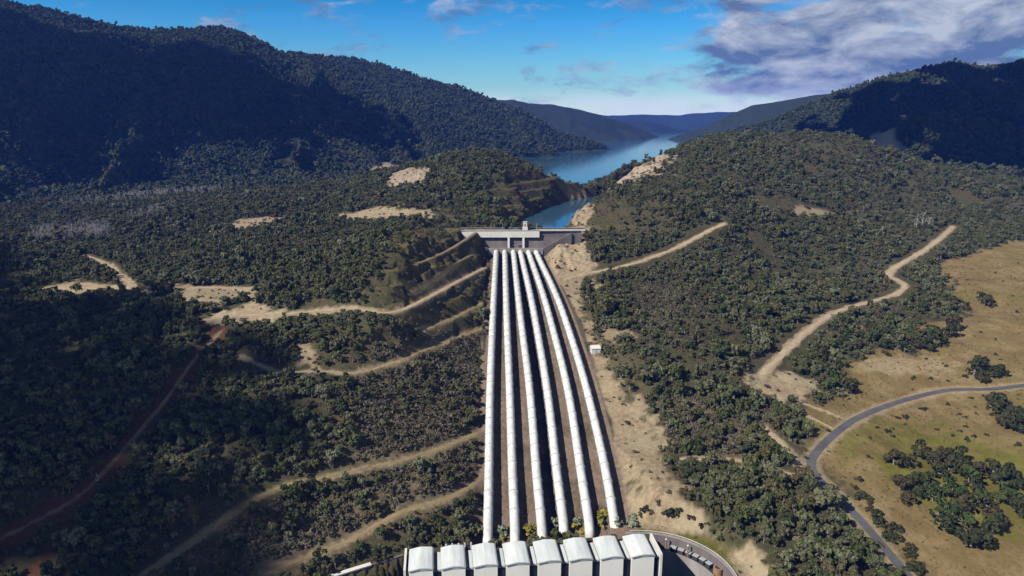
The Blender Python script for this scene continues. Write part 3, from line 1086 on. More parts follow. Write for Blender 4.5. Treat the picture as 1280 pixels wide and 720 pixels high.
dobj("crest_road", bm, M_conc)
bm = bmesh.new()
prism(bm, [(28, DY - 1.9), (74, DY - 0.55), (74, DY - 0.2), (28, DY - 1.55)], zt - 0.29, zt + 0.8)
dobj("parapet", bm, M_pale_conc)
bm = bmesh.new()
prism(bm, [(-56, DY + 9.0), (74, DY + 9.0), (74, DY + 9.4), (-56, DY + 9.4)], zt - 0.29, zt + 0.8)
dobj("parapet", bm, M_dark_conc)
bm = bmesh.new()                                  # handrail along the crest
for x in np.arange(-52, 70, 3.0):
    box(bm, x - 0.07, x + 0.07, DY + 8.4, DY + 8.54, zt - 0.29, zt + 1.5)
box(bm, -52, 70, DY + 8.3, DY + 8.39, zt + 1.3, zt + 1.5)
dobj("railing", bm, M_metal)
for x in (-3.4, 11.5):                            # two light piers
    bm = bmesh.new()
    prism(bm, [(x - 1.0, DY - 4.2), (x + 1.0, DY - 4.2), (x + 1.0, DY + 0.5), (x - 1.0, DY + 0.5)], dz0 - 2, zt - 6.95)
    for v_ in bm.verts:
        if v_.co.y < DY and v_.co.z < dz0:
            v_.co.y -= 3.5
    dobj("pier", bm, M_pale_conc)
for x, h in ((0.6, 9.5), (8.4, 10.5)):            # dark gate openings
    bm = bmesh.new()
    prism(bm, [(x - 2.0, DY - 5.6), (x + 2.0, DY - 5.6), (x + 2.0, DY + 0.2), (x - 2.0, DY + 0.2)], dz0 + 0.3, dz0 + h)
    for v_ in bm.verts:
        if v_.co.y < DY - 1 and v_.co.z > dz0 + 2:
            v_.co.y += 3.6
    g = dobj("gate", bm, M_dark)
    bm = bmesh.new()
    box(bm, x - 2.3, x + 2.3, DY - 2.6, DY, dz0 + h + 0.02, dz0 + h + 0.6)
    dobj("lintel", bm, M_conc, dam)
bm = bmesh.new()                                  # low sill over the pipe mouths
prism(bm, [(-27, DY - 7.5), (31, DY - 7.5), (31, DY - 4.6), (-27, DY - 4.6)], dz0 - 1, dz0 + 8.0)
dobj("mouth_sill", bm, M_conc)
bm = bmesh.new()
prism(bm, [(-30.5, DY - 8.6), (-25.0, DY - 8.6), (-25.0, DY - 4.0), (-30.5, DY - 4.0)], dz0 - 1, dz0 + 9.0)
dobj("end_block", bm, M_pale_conc)
for sgn, xa, xb, lab in ((-1, -28, -53, None), (1, 32, 60, None)):    # sloping wing walls
    bm = bmesh.new()
    poly_ = [(xa, DY - 7.0), (xb, DY - 2.0), (xb, DY + 1.5), (xa, DY - 4.0)]
    if sgn < 0:
        poly_ = poly_[::-1]
        z1 = [dz0 + 8.2, zt - 7.1, zt - 7.1, dz0 + 8.2]
    else:
        z1 = [dz0 + 8.2, zt - 2.5, zt - 2.5, dz0 + 8.2]
    prism(bm, poly_, dz0 - 4, z1)
    dobj("wing_wall", bm, M_dark_conc)

hut = empty("hoist_hut", (13.2, DY + 3.2, zt - 0.3))
tag(hut, "small white hoist tower standing on the dam crest", "hut")
bm = bmesh.new()
box(bm, -2.6, 2.6, -2.3, 2.3, 0, 3.0)
bm_obj("base", bm, M_pale_conc, hut)
bm = bmesh.new()
box(bm, -1.9, 1.9, -1.8, 1.8, 3.0, 8.0)
h_w = bm_obj("wall", bm, M_pale_conc, hut)
bm = bmesh.new()
box(bm, -0.6, 0.6, -1.9, -1.805, 4.2, 6.2)
bm_obj("window", bm, M_glass, h_w)
bm = bmesh.new()
box(bm, -2.2, 2.2, -2.1, 2.1, 8.0, 8.4)
bm_obj("roof", bm, M_roof, hut)


def lamp_post(x, y, z, lab, h=5.5, grp="light poles on the dam crest"):
    p = empty("light_pole", (x, y, z))
    tag(p, lab, "light pole", grp)
    bm = bmesh.new()
    tube(bm, [(0, 0, 0), (0, 0, h)], [0.22, 0.13], 8)
    bm_obj("pole", bm, M_metal, p)
    bm = bmesh.new()
    tube(bm, [(0, 0, h - 0.05), (0, -1.2, h + 0.15)], 0.1, 6)
    bm_obj("arm", bm, M_metal, p)
    bm = bmesh.new()
    box(bm, -0.3, 0.3, -1.9, -1.1, h + 0.05, h + 0.35)
    bm_obj("lamp_head", bm, M_pale_conc, p)


for x, lab in ((-18, "light pole on the dam crest, farthest from the hoist tower"), (-9.5, "light pole on the dam crest, midway along the white wall"),
               (-1.0, "light pole on the dam crest, just short of the hoist tower"), (25.0, "light pole on the dam crest above the end of the white wall")):
    lamp_post(x, DY + 8.2, zt - 0.3, lab)

# approach road edge on the left of the dam
appr = empty("retaining_wall", (-60, DY + 2, 86))
tag(appr, "pale concrete kerb wall where the access road meets the dam", "wall")
bm = bmesh.new()
za = float(grid_z(-75, DY - 2)[0])
prism(bm, [(-19, -5), (3, -1), (3, 0), (-19, -4)], [za - 88, 3.5, 3.5, za - 88], [za - 84.6, 5.6, 5.6, za - 84.6])
bm_obj("wall", bm, M_conc, appr)

# ------------------------------------------------------------------ powerhouse
ang = math.atan2(ph_t[1], ph_t[0])
ph = empty("powerhouse", (PH_L[0], PH_L[1], YARD_Z), ang)
tag(ph, "long white power station hall with eight raised roof bays below the pipes", "power station")
RZ = 6.0 - YARD_Z                                 # main roof height above the yard
LEN = float(np.linalg.norm(PH_R - PH_L))
DEP = 15.5
NB = 8
PITCH_B = LEN / NB
bm = bmesh.new()                                  # local x along the hall, y away from the camera
box(bm, 0, LEN, -DEP + 1.3, 0, 0, RZ)
bm_obj("hall", bm, M_conc, ph)
ROOF_TOP = RZ + 2.4
for i in range(NB):
    x0 = i * PITCH_B + 1.2
    x1 = (i + 1) * PITCH_B - 2.6
    xm = x0 + (x1 - x0) * 0.45
    bm = bmesh.new()
    box(bm, x0, x1, -DEP, 0.4, 2, RZ + 1.6)
    bay = bm_obj("bay", bm, M_wall, ph)
    # roof: shallow folded sheet, left facet falling to the left, right facet nearly flat and curling down
    prof = [(x0 - 0.25, 0.0), (xm - 0.6, 0.85), (xm + 0.5, 1.0), (x0 + (x1 - x0) * 0.8, 0.85), (x1 - 0.4, 0.55), (x1 + 0.25, 0.15)]
    bm = bmesh.new()
    ya, yb = -DEP - 0.3, 0.7
    top_a = [bm.verts.new((x, ya, RZ + 1.62 + h + 0.35)) for x, h in prof]
    top_b = [bm.verts.new((x, yb, RZ + 1.62 + h + 0.35)) for x, h in prof]
    bot_a = [bm.verts.new((x, ya, RZ + 1.62)) for x, h in prof]
    bot_b = [bm.verts.new((x, yb, RZ + 1.62)) for x, h in prof]
    for k in range(len(prof) - 1):
        bm.faces.new((top_a[k], top_a[k + 1], top_b[k + 1], top_b[k]))
        bm.faces.new((bot_a[k + 1], bot_a[k], bot_b[k], bot_b[k + 1]))
        bm.faces.new((bot_a[k], bot_a[k + 1], top_a[k + 1], top_a[k]))
        bm.faces.new((bot_b[k + 1], bot_b[k], top_b[k], top_b[k + 1]))
    bm.faces.new((bot_a[0], top_a[0], top_b[0], bot_b[0]))
    bm.faces.new((bot_a[-1], bot_b[-1], top_b[-1], top_a[-1]))
    bm_obj("roof", bm, M_roof, bay)
    bm = bmesh.new()                              # eave gutter under the wavy edge
    for k in range(len(prof) - 1):
        (xa, ha), (xb, hb) = prof[k], prof[k + 1]
        prism(bm, [(xa, ya - 0.35), (xb, ya - 0.35), (xb, ya - 0.02), (xa, ya - 0.02)],
              [RZ + 1.62 + ha - 0.1, RZ + 1.62 + hb - 0.1] * 1 + [RZ + 1.62 + hb - 0.1, RZ + 1.62 + ha - 0.1],
              [RZ + 1.62 + ha + 0.3, RZ + 1.62 + hb + 0.3] + [RZ + 1.62 + hb + 0.3, RZ + 1.62 + ha + 0.3])
    bm_obj("gutter", bm, M_metal, bay)
    # front wall under the eave
    if i < NB - 1 or True:
        bm = bmesh.new()                          # glazed recess beside the bay
        box(bm, x1 + 0.05, x1 + 3.7, -DEP + 1.05, -DEP + 1.25, 2, RZ - 0.4)
        bm_obj("window", bm, M_glass, ph)
        bm = bmesh.new()
        box(bm, x1 + 2.0, x1 + 3.5, -DEP + 1.6, -0.6, RZ + 0.01, RZ + 0.5)
        bm_obj("roof_duct", bm, M_roof, ph)
        bm = bmesh.new()
        box(bm, x1 + 0.4, x1 + 1.1, -DEP + 3, -DEP + 4.5, RZ + 0.01, RZ + 0.9)
        bm_obj("roof_vent", bm, M_metal, ph)
for x in (-1.1, LEN + 0.1):                       # gable end parapets
    bm = bmesh.new()
    box(bm, x, x + 1.0, -DEP - 0.6, 0.8, 1, RZ + 2.6)
    bm_obj("end_parapet", bm, M_pale_conc, ph)

# transformer bank with white posts behind the second bay
tb = empty("switch_rack", (float(PH_L[0] + ph_t[0] * 24 - ph_n[0] * 3.6), float(PH_L[1] + ph_t[1] * 24 - ph_n[1] * 3.6), 2.2), ang)
tag(tb, "dark switchgear rack with white posts behind the second roof bay", "switchgear")
bm = bmesh.new()
box(bm, -7, 6, -1.2, 1.2, -4, 4.6)
bm_obj("cabinet", bm, M_dark, tb)
for k in range(5):
    bm = bmesh.new()
    x = -6.3 + k * 2.9
    box(bm, x - 0.35, x + 0.35, -1.6, -1.22, -3, 6.4)
    bm_obj("post", bm, M_pale_conc, tb)

# yard beside the hall: floor, ring wall, railing
YX, YY = float(YC[0]), float(YC[1])
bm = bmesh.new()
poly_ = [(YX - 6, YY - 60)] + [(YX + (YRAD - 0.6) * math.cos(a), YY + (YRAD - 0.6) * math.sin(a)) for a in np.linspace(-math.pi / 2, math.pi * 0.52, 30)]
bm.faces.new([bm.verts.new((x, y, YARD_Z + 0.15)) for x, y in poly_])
tag(bm_obj("pavement", bm, M_yard_shade), kind="structure")


def arc_wall(bm, r0, r1, a0, a1, z0, z1, n=36):
    ps = [(math.cos(a), math.sin(a)) for a in np.linspace(a0, a1, n)]
    for (c0, s0), (c1, s1) in zip(ps, ps[1:]):
        prism(bm, [(r0 * c0, r0 * s0), (r1 * c0, r1 * s0), (r1 * c1, r1 * s1), (r0 * c1, r0 * s1)], z0, z1)


def arc_strip(bm, r0, r1, a0, a1, z0, z1, n=40):
    """closed curved wall with shared side faces"""
    rows = []
    for a in np.linspace(a0, a1, n):
        c_, s_ = math.cos(a), math.sin(a)
        rows.append([bm.verts.new(p) for p in ((r0 * c_, r0 * s_, z0), (r1 * c_, r1 * s_, z0), (r1 * c_, r1 * s_, z1), (r0 * c_, r0 * s_, z1))])
    for p, q in zip(rows, rows[1:]):
        for k in range(4):
            bm.faces.new((p[k], q[k], q[(k + 1) % 4], p[(k + 1) % 4]))
    bm.faces.new(rows[0])
    bm.faces.new(rows[-1][::-1])


rw = empty("retaining_wall", (YX, YY, 0))
tag(rw, "curved concrete retaining wall round the dark sunken yard", "wall")
bm = bmesh.new()
arc_strip(bm, YRAD - 0.8, YRAD + 0.6, -0.4, 1.75, YARD_Z - 1, 0.4)
bm_obj("wall", bm, M_dark_conc, rw)
bm = bmesh.new()
arc_strip(bm, YRAD - 0.9, YRAD + 0.7, -0.4, 1.75, 0.41, 0.75)
bm_obj("coping", bm, M_conc, rw)
bm = bmesh.new()                                  # terrace of dark boxes between the inner lip and the wall
arc_strip(bm, YRAD - 6.5, YRAD - 6.0, -0.2, 1.35, YARD_Z, -4.0)
bm_obj("inner_lip", bm, M_conc, rw)
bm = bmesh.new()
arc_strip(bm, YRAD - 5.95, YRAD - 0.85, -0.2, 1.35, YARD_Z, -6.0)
bm_obj("terrace", bm, M_yard_shade, rw)
gr = empty("guard_rail", (YX, YY, 0.7))
tag(gr, "curved pale guard rail on top of the yard retaining wall", "railing")
bm = bmesh.new()
arc_strip(bm, YRAD - 0.25, YRAD - 0.1, -0.4, 1.7, 1.0, 1.25)
bm_obj("rail", bm, M_pale_conc, gr)
bm = bmesh.new()
box(bm, -0.12, 0.12, -0.12, 0.12, 0, 1.2)
me_p = bpy.data.meshes.new("post")
bm.normal_update()
bm.to_mesh(me_p)
bm.free()
me_p.materials.append(M_metal)
for a in np.linspace(-0.35, 1.65, 24):
    p = link("post", me_p, gr)
    p.location = ((YRAD - 0.18) * math.cos(a), (YRAD - 0.18) * math.sin(a), 0.06)
for a, lab in ((1.20, "tall yellowish post on the yard terrace, nearest the hall"), (0.88, "tall yellowish post on the yard terrace, farther from the hall")):
    p = empty("marker_post", (YX + (YRAD - 3.4) * math.cos(a), YY + (YRAD - 3.4) * math.sin(a), -6.0))
    tag(p, lab, "post", "posts on the yard terrace")
    bm = bmesh.new()
    tube(bm, [(0, 0, 0), (0, 0, 6.4)], 0.35, 8)
    bm_obj("shaft", bm, M_bench, p)
    bm = bmesh.new()
    tube(bm, [(0, 0, 6.4), (0, 0, 6.9)], [0.5, 0.3], 8)
    bm_obj("cap", bm, M_pale_conc, p)
for k, a in enumerate(np.linspace(0.55, 1.1, 6)):
    p = empty("equipment_box", (YX + (YRAD - 2.4) * math.cos(a), YY + (YRAD - 2.4) * math.sin(a), -6.0), a)
    tag(p, "dark grey equipment box in the row along the curved yard terrace", "equipment box", "equipment boxes along the yard terrace")
    bm = bmesh.new()
    box(bm, -1.1, 1.1, -1.4, 1.4, 0, 2.4)
    bm_obj("case", bm, M_dark, p)
    bm = bmesh.new()
    box(bm, -1.2, 1.2, -1.5, 1.5, 2.4, 2.6)
    bm_obj("lid", bm, M_metal, p)
rp = pt_z(898, 709, -2.5)
tank = empty("round_tank", (rp[0], rp[1], -7.0))
tag(tank, "round rust brown tank with an open dark top at the end of the yard terrace", "tank")
bm = bmesh.new()
for k in range(24):
    a0, a1 = 2 * math.pi * k / 24, 2 * math.pi * (k + 1) / 24
    pa = [(1.5, 0), (2.3, 0), (2.3, 4.5), (1.5, 4.5)]
    A_ = [bm.verts.new((r * math.cos(a0), r * math.sin(a0), z)) for r, z in pa]
    B_ = [bm.verts.new((r * math.cos(a1), r * math.sin(a1), z)) for r, z in pa]
    for j in range(4):
        bm.faces.new((A_[j], B_[j], B_[(j + 1) % 4], A_[(j + 1) % 4]))
bmesh.ops.remove_doubles(bm, verts=bm.verts, dist=0.01)
bm_obj("shell", bm, M_rust, tank)
bm = bmesh.new()
tube(bm, [(0, 0, 0), (0, 0, 3.6)], 1.45, 24)
bm_obj("contents", bm, M_dark, tank)

# wall with white coping left of the hall
lw0, lw1 = LW0, LW1
lw = empty("retaining_wall", (lw0[0], lw0[1], -2.0))
tag(lw, "dark retaining wall with a broad white coping, running off from the hall's end", "wall")
dv = (lw1 - lw0)[:2]
Lw = float(np.hypot(*dv))
lw.rotation_euler = (0, 0, math.atan2(dv[1], dv[0]))
bm = bmesh.new()
box(bm, 0, Lw + 15, -1.4, 0.0, -13, 0)
bm_obj("wall", bm, M_dark_conc, lw)
bm = bmesh.new()
box(bm, Lw * 0.42, Lw + 15, -1.9, 0.5, 0, 0.6)
bm_obj("coping", bm, M_pale_conc, lw)

# small white shed beside the pipes
sp = at(744, 441)
shed = empty("shed", tuple(sp), 0.15)
tag(shed, "small white shed on bare soil beside the outermost pipe", "shed")
bm = bmesh.new()
box(bm, -3.2, 3.2, -2.4, 2.4, -1, 3.0)
s_w = bm_obj("wall", bm, M_pale_conc, shed)
bm = bmesh.new()
prism(bm, [(-3.5, -2.7), (3.5, -2.7), (3.5, 2.7), (-3.5, 2.7)], 3.01, [3.3, 3.3, 4.3, 4.3])
bm_obj("roof", bm, M_pale_conc, shed)
bm = bmesh.new()
box(bm, -0.6, 0.6, -2.5, -2.405, -0.2, 2.0)
bm_obj("door", bm, M_metal, shed)

# ------------------------------------------------------------------ vegetation
def leaf_cloud(clumps, per, size, seed, flat=0.8):
    """many small leaf sprays spread through the volume of several clumps"""
    g = np.random.default_rng(seed)
    V, Fc = [], []
    for (cx, cy, cz, rx, rz) in clumps:
        n_ = int(per * (rx ** 2) / 2.0 + 12)
        d = g.normal(size=(n_, 3))
        d /= np.linalg.norm(d, axis=1)[:, None]
        d[:, 2] = np.where(d[:, 2] < -0.45, -d[:, 2], d[:, 2])
        rr = 0.72 + 0.36 * g.random(n_)
        c = np.array([cx, cy, cz]) + d * rr[:, None] * np.array([rx, rx, rz])
        nrm = d + g.normal(size=(n_, 3)) * 0.38
        nrm /= np.linalg.norm(nrm, axis=1)[:, None]
        t = np.cross(nrm, g.normal(size=(n_, 3)))
        t /= np.linalg.norm(t, axis=1)[:, None] + 1e-9
        b_ = np.cross(nrm, t)
        s1 = (size * (0.6 + 0.8 * g.random(n_)))[:, None]
        s2 = (size * (0.5 + 0.6 * g.random(n_)))[:, None]
        q = np.stack([c - t * s1 - b_ * s2 * 0.5, c + t * s1 * 0.3 - b_ * s2, c + t * s1 + b_ * s2 * 0.4, c - t * s1 * 0.2 + b_ * s2], 1)
        base = sum(len(v_) for v_ in V)
        V.append(q.reshape(-1, 3))
        Fc.append(base + np.arange(n_ * 4).reshape(n_, 4))
    return np.concatenate(V), np.concatenate(Fc)


def crown_clumps(seed, r, h, z0, n_):
    g = np.random.default_rng(seed)
    cl = [(g.normal() * 0.15 * r, g.normal() * 0.15 * r, z0 + h * 0.62, r * 0.52, h * 0.36)]
    for k in range(n_):
        a = 2 * math.pi * k / n_ + g.normal() * 0.6
        d = r * (0.36 + 0.58 * g.random())
        rr = r * (0.22 + 0.28 * g.random())
        cl.append((d * math.cos(a), d * math.sin(a), z0 + h * (0.12 + 0.75 * g.random()), rr, rr * (0.7 + 0.5 * g.random())))
    return cl


def trunk_mesh(name, h, r, clumps, m):
    bm = bmesh.new()
    tube(bm, [(0, 0, -0.8), (0.05, 0.03, h * 0.4), (0.1, -0.05, h)], [r, r * 0.75, r * 0.4], 7)
    for (cx, cy, cz, rx, rz) in clumps[1:5]:
        tube(bm, [(0.05, 0, h * 0.55), (cx * 0.5, cy * 0.5, cz * 0.75), (cx * 0.9, cy * 0.9, cz)], [r * 0.45, r * 0.3, r * 0.12], 5)
    me_ = bpy.data.meshes.new(name)
    bm.normal_update()
    bm.to_mesh(me_)
    bm.free()
    me_.materials.append(m)
    return me_


def tree_kind(seed, r, h, z0, n_, per, size, leafm):
    cl = crown_clumps(seed, r, h, z0, n_)
    v_, f_ = leaf_cloud(cl, per, size, seed + 1)
    crown = np_mesh("crown", v_, f_, leafm)
    tr_ = trunk_mesh("trunk", z0 + h * 0.45, 0.16 + r * 0.045, cl, M_trunk)
    return crown, tr_


def merged(name, crown, trunk):
    o1 = bpy.data.objects.new(name, crown.copy())
    bm = bmesh.new()
    bm.from_mesh(crown)
    n0 = len(bm.faces)
    bm.from_mesh(trunk)
    bm.faces.ensure_lookup_table()
    for f_ in bm.faces[n0:]:
        f_.material_index = 1
    bm.to_mesh(o1.data)
    bm.free()
    o1.data.materials.append(trunk.materials[0])
    return o1                                     # never linked: only the source shape of the mass


GUMS = [tree_kind(100 + k * 7, *p, M_leaf) for k, p in enumerate([
    (3.9, 5.6, 0.9, 8, 36, 0.60), (3.3, 6.0, 1.3, 7, 38, 0.58), (4.5, 5.6, 0.8, 9, 34, 0.64), (2.9, 4.4, 0.6, 6, 38, 0.52), (3.6, 7.2, 1.2, 8, 36, 0.60), (2.6, 5.4, 0.9, 6, 38, 0.50)])]
GUM_SRC = [merged("gum_source", c_, t_) for c_, t_ in GUMS]
FAR = []
for k, p in enumerate([(4.2, 7.5, 2.5, 4, 7, 1.25), (3.6, 8.5, 3.0, 4, 7, 1.2), (4.8, 7.0, 2.0, 5, 6.5, 1.35)]):
    c_, t_ = tree_kind(300 + k * 5, *p, M_far_leaf)
    FAR.append(bpy.data.objects.new("far_source", c_))


def bush_mesh(seed, r, h, n_, per, size, leafm, name="foliage"):
    cl = crown_clumps(seed, r, h, -h * 0.15, n_)
    v_, f_ = leaf_cloud(cl, per, size, seed)
    return np_mesh(name, v_, f_, leafm)


SCRUB = [bpy.data.objects.new("scrub_source", bush_mesh(500 + k, r, h, n_, 30, 0.34, M_scrub)) for k, (r, h, n_) in enumerate(((1.3, 1.5, 4), (1.0, 1.8, 3), (1.7, 1.4, 5), (0.8, 1.0, 3)))]


TUSSOCK = [bpy.data.objects.new("tussock_source", bush_mesh(580 + k, 0.8, 0.7, 2, 30, 0.22, M_tuss)) for k in range(2)]
BRUSH = [bpy.data.objects.new("brush_source", bush_mesh(560 + k, r, h, n_, 26, 0.36, M_brush)) for k, (r, h, n_) in enumerate(((1.2, 1.7, 4), (0.9, 2.0, 3), (1.5, 1.6, 5)))]


def bare_mesh(seed, h, m=M_bare):
    g = random.Random(seed)
    bm = bmesh.new()
    tube(bm, [(0, 0, -0.5), (0.1, 0, h * 0.5), (0.05, 0.1, h)], [0.22, 0.15, 0.04], 5)
    for k in range(16):
        a, z = g.uniform(0, 6.28), h * g.uniform(0.2, 0.9)
        l = h * g.uniform(0.18, 0.34) * (1.1 - z / h * 0.6)
        tube(bm, [(0, 0, z), (l * 0.5 * math.cos(a), l * 0.5 * math.sin(a), z + l * 0.55), (l * 0.8 * math.cos(a), l * 0.8 * math.sin(a), z + l * 1.2)], [0.10, 0.07, 0.03], 4)
    me_ = bpy.data.meshes.new("branches")
    bm.to_mesh(me_)
    bm.free()
    me_.materials.append(m)
    return me_


BARE = [bpy.data.objects.new("bare_source", bare_mesh(k, 9.0)) for k in (1, 2, 3)]


def mass(name, P, scale, srcs, label, cat, seed):
    """one vegetation mass: copies of a few source shapes spread over the points P"""
    g = np.random.default_rng(seed)
    n_ = len(P)
    me_ = bpy.data.meshes.new(name)
    me_.vertices.add(n_)
    me_.vertices.foreach_set("co", np.ascontiguousarray(P, dtype=np.float32).ravel())
    a = me_.attributes.new("tree_scale", 'FLOAT_VECTOR', 'POINT')
    s3 = np.stack([scale * (0.85 + 0.3 * g.random(n_)), scale * (0.85 + 0.3 * g.random(n_)), scale * (0.8 + 0.45 * g.random(n_))], -1)
    a.data.foreach_set("vector", s3.astype(np.float32).ravel())
    a = me_.attributes.new("tree_turn", 'FLOAT_VECTOR', 'POINT')
    a.data.foreach_set("vector", np.stack([g.normal(0, 0.05, n_), g.normal(0, 0.05, n_), g.random(n_) * 6.283], -1).astype(np.float32).ravel())
    a = me_.attributes.new("tree_pick", 'INT', 'POINT')
    a.data.foreach_set("value", g.integers(0, len(srcs), n_).astype(np.int32))
    o = link(name, me_)
    tag(o, label, cat, None, "stuff")
    ng = bpy.data.node_groups.new(name, 'GeometryNodeTree')
    ng.interface.new_socket("Geometry", in_out='INPUT', socket_type='NodeSocketGeometry')
    ng.interface.new_socket("Geometry", in_out='OUTPUT', socket_type='NodeSocketGeometry')
    N, L = ng.nodes, ng.links
    gi, go = N.new("NodeGroupInput"), N.new("NodeGroupOutput")
    iop = N.new("GeometryNodeInstanceOnPoints")
    iop.inputs["Pick Instance"].default_value = True
    jn = N.new("GeometryNodeJoinGeometry")
    for s_ in srcs:
        oi = N.new("GeometryNodeObjectInfo")
        oi.inputs["Object"].default_value = s_
        oi.inputs["As Instance"].default_value = False
        g2 = N.new("GeometryNodeGeometryToInstance")
        L.new(oi.outputs["Geometry"], g2.inputs[0])
        L.new(g2.outputs[0], jn.inputs[0])
    L.new(gi.outputs[0], iop.inputs["Points"])
    L.new(jn.outputs[0], iop.inputs["Instance"])
    for nm_, typ, sock in (("tree_scale", 'FLOAT_VECTOR', "Scale"), ("tree_turn", 'FLOAT_VECTOR', "Rotation"), ("tree_pick", 'INT', "Instance Index")):
        na = N.new("GeometryNodeInputNamedAttribute")
        na.data_type = typ
        na.inputs["Name"].default_value = nm_
        L.new(na.outputs["Attribute"], iop.inputs[sock])
    L.new(iop.outputs[0], go.inputs[0])
    md = o.modifiers.new("spread", 'NODES')
    md.node_group = ng
    return o


def scatter(n_, r0, r1, azm=R(50)):
    r = np.sqrt(rng.uniform(r0 * r0, r1 * r1, n_))
    a = rng.uniform(-azm, azm, n_)
    x, y = r * np.sin(a), r * np.cos(a)
    return x, y


G = lambda x, y, A: grid_z(x, y, A)
TR_CLEAR = np.zeros_like(Z)
for k_, (pix, hw, kind, halo) in TRACKS.items():
    TR_CLEAR = np.maximum(TR_CLEAR, np.nan_to_num(sstep(hw + (9.0 if k_ in ('main', 'hilltrack') else 5.0), hw + (5.0 if k_ in ('main', 'hilltrack') else 2.0), np.where(np.isfinite(DIST[k_]), DIST[k_], 99))) * (0.6 if kind == 'bench' else 1.0))
bare_ground = np.maximum.reduce([TR_CLEAR, soil, rock, cor, red * 0.97, sstep(5.5, 3.8, D_rd), sstep(9.5, 7.0, D_rd) * (GY < 420) * (GX < 290)])
built = (in_ph | (yd < YRAD + 3) | left_low) * 1.0
open_field = grass
inlake = in_poly(GX, GY, poly) & (Z < LAKE_Z + 1.5)
no_tree = np.maximum.reduce([bare_ground, built, open_field, inlake * 1.0])
slope_band = np.maximum(scr, sstep(26, 8, corridor_dist) * (GY > 560) * (GY < Y_TOP + 10))

# forest on the near hills
x, y = scatter(165000, 180, 1480)
nt_ = G(x, y, no_tree)
dn = 0.66 + 0.85 * fbm(x / 38, y / 38, 3, 5) + 0.35 * fbm(x / 160, y / 160, 2, 6)
dn = dn * (1 - 0.93 * G(x, y, slope_band)) * (1 - 0.9 * (G(x, y, kn_w) > 0.5) * (G(x, y, Z) < 125) * (G(x, y, Z) > 84) * (x > -25)) * (1 - 0.94 * G(x, y, ter_w) * (G(x, y, Z) < 101.5))
keep = (nt_ < 0.25) & (rng.random(len(x)) < dn * 1.15)
# bare valley floor bands keep only a few
x, y = x[keep], y[keep]
sc = np.clip(0.56 * np.exp(0.30 * rng.normal(size=len(x))) * (1 + 0.35 * fbm(x / 70, y / 70, 2, 15)), 0.26, 1.35) * np.where(rng.random(len(x)) < 0.035, 1.6, 1.0) * np.where(G(x, y, D_rd) < 14, np.where(y < 400, 1.3, 1.0), 1.0)
trees = np.stack([x, y, grid_z(x, y)], -1)

# which of them show largest: near, inside the picture
dep = trees[:, 1] * CP + (CAM_Z - trees[:, 2]) * SP
pxs = 640 + F * trees[:, 0] / dep
vv = (trees[:, 2] + 4 - CAM_Z)
pys = 360 + F * (-(vv * CP + trees[:, 1] * SP) / dep)
show = sc / dep
show[(pxs < 4) | (pxs > 1276) | (pys > 716)] = 0
N_IND = 236
order = np.argsort(-show)
ind, rest = order[:N_IND], order[N_IND:]
mass("forest", trees[rest], sc[rest], GUM_SRC, "dense olive gum forest covering the hills on both sides of the pipes", "forest", 1)


def place_tree(p, s, kind, lab, grp, rz, leafm=None, name="gum_tree", cat="tree"):
    r = empty(name, tuple(p), rz)
    r.scale = (s, s, s * random.uniform(0.9, 1.2))
    tag(r, lab, cat, grp)
    c_ = link("crown", kind[0], r)
    t_ = link("trunk", kind[1], r)
    return r


for j in ind:
    p = trees[j]
    qx = pxs[j]
    if qx < 230:
        lab, grp = "olive gum tree in the dark lower forest by the red firebreak", "gum trees in the dark lower forest"
    elif qx < 620:
        lab, grp = "olive gum tree on the hillside between the red firebreak and the clay benches", "gum trees between firebreak and benches"
    elif qx < 960:
        lab, grp = "bushy gum tree in the wood between the pale bank and the lower asphalt road", "gum trees between the pale bank and the road"
    else:
        lab, grp = "gum tree in the tall dark strip of wood lining the lower asphalt road", "gum trees lining the road"
    place_tree(p, float(sc[j]), GUMS[int(rng.integers(0, 6))], lab, grp, random.uniform(0, 6.28))

# undergrowth between and beyond the trees
x, y = scatter(52000, 180, 1050)
nt_ = G(x, y, np.maximum.reduce([np.minimum(bare_ground * 0.92 + 9.0 * TR_CLEAR * (TR_CLEAR > 0.3) + 9.0 * cor, 1.0), built, open_field * 0.99, inlake * 1.0]))
sl = G(x, y, slope_band)
keep = (nt_ < 0.5 + 0.47 * (rng.random(len(x)) < 0.34)) & (rng.random(len(x)) < 0.5 + 0.5 * sl)
x, y = x[keep], y[keep]
mass("undergrowth", np.stack([x, y, grid_z(x, y)], -1), np.clip(0.8 + 0.3 * rng.normal(size=len(x)), 0.3, 1.6), SCRUB,
     "brown and olive scrub covering the benched slope and forest floor", "undergrowth", 2)

x, y = scatter(110000, 200, 760, R(32))
keep = (G(x, y, thin) > 0.4) & (G(x, y, no_tree) < 0.3) & (rng.random(len(x)) < 0.75 + 0.5 * fbm(x / 20, y / 20, 3, 66))
x, y = x[keep], y[keep]
mass("brush", np.stack([x, y, grid_z(x, y)], -1), np.clip(1.0 + 0.35 * rng.normal(size=len(x)), 0.4, 1.9), BRUSH,
     "grey-brown dry brush clothing the benched slope left of the pipes", "undergrowth", 7)

x, y = scatter(90000, 290, 900, R(40))
keep = (G(x, y, grass) > 0.8) & (G(x, y, D_rd) > 5) & (x > 80) & (rng.random(len(x)) < 0.55 + 0.7 * fbm(x / 25, y / 25, 3, 88))
x, y = x[keep], y[keep]
mass("grass_tussocks", np.stack([x, y, grid_z(x, y)], -1), np.clip(0.5 * np.exp(0.35 * rng.normal(size=len(x))), 0.2, 1.3), TUSSOCK,
     "dry tan and olive tussocks scattered over the open field", "grass", 8)

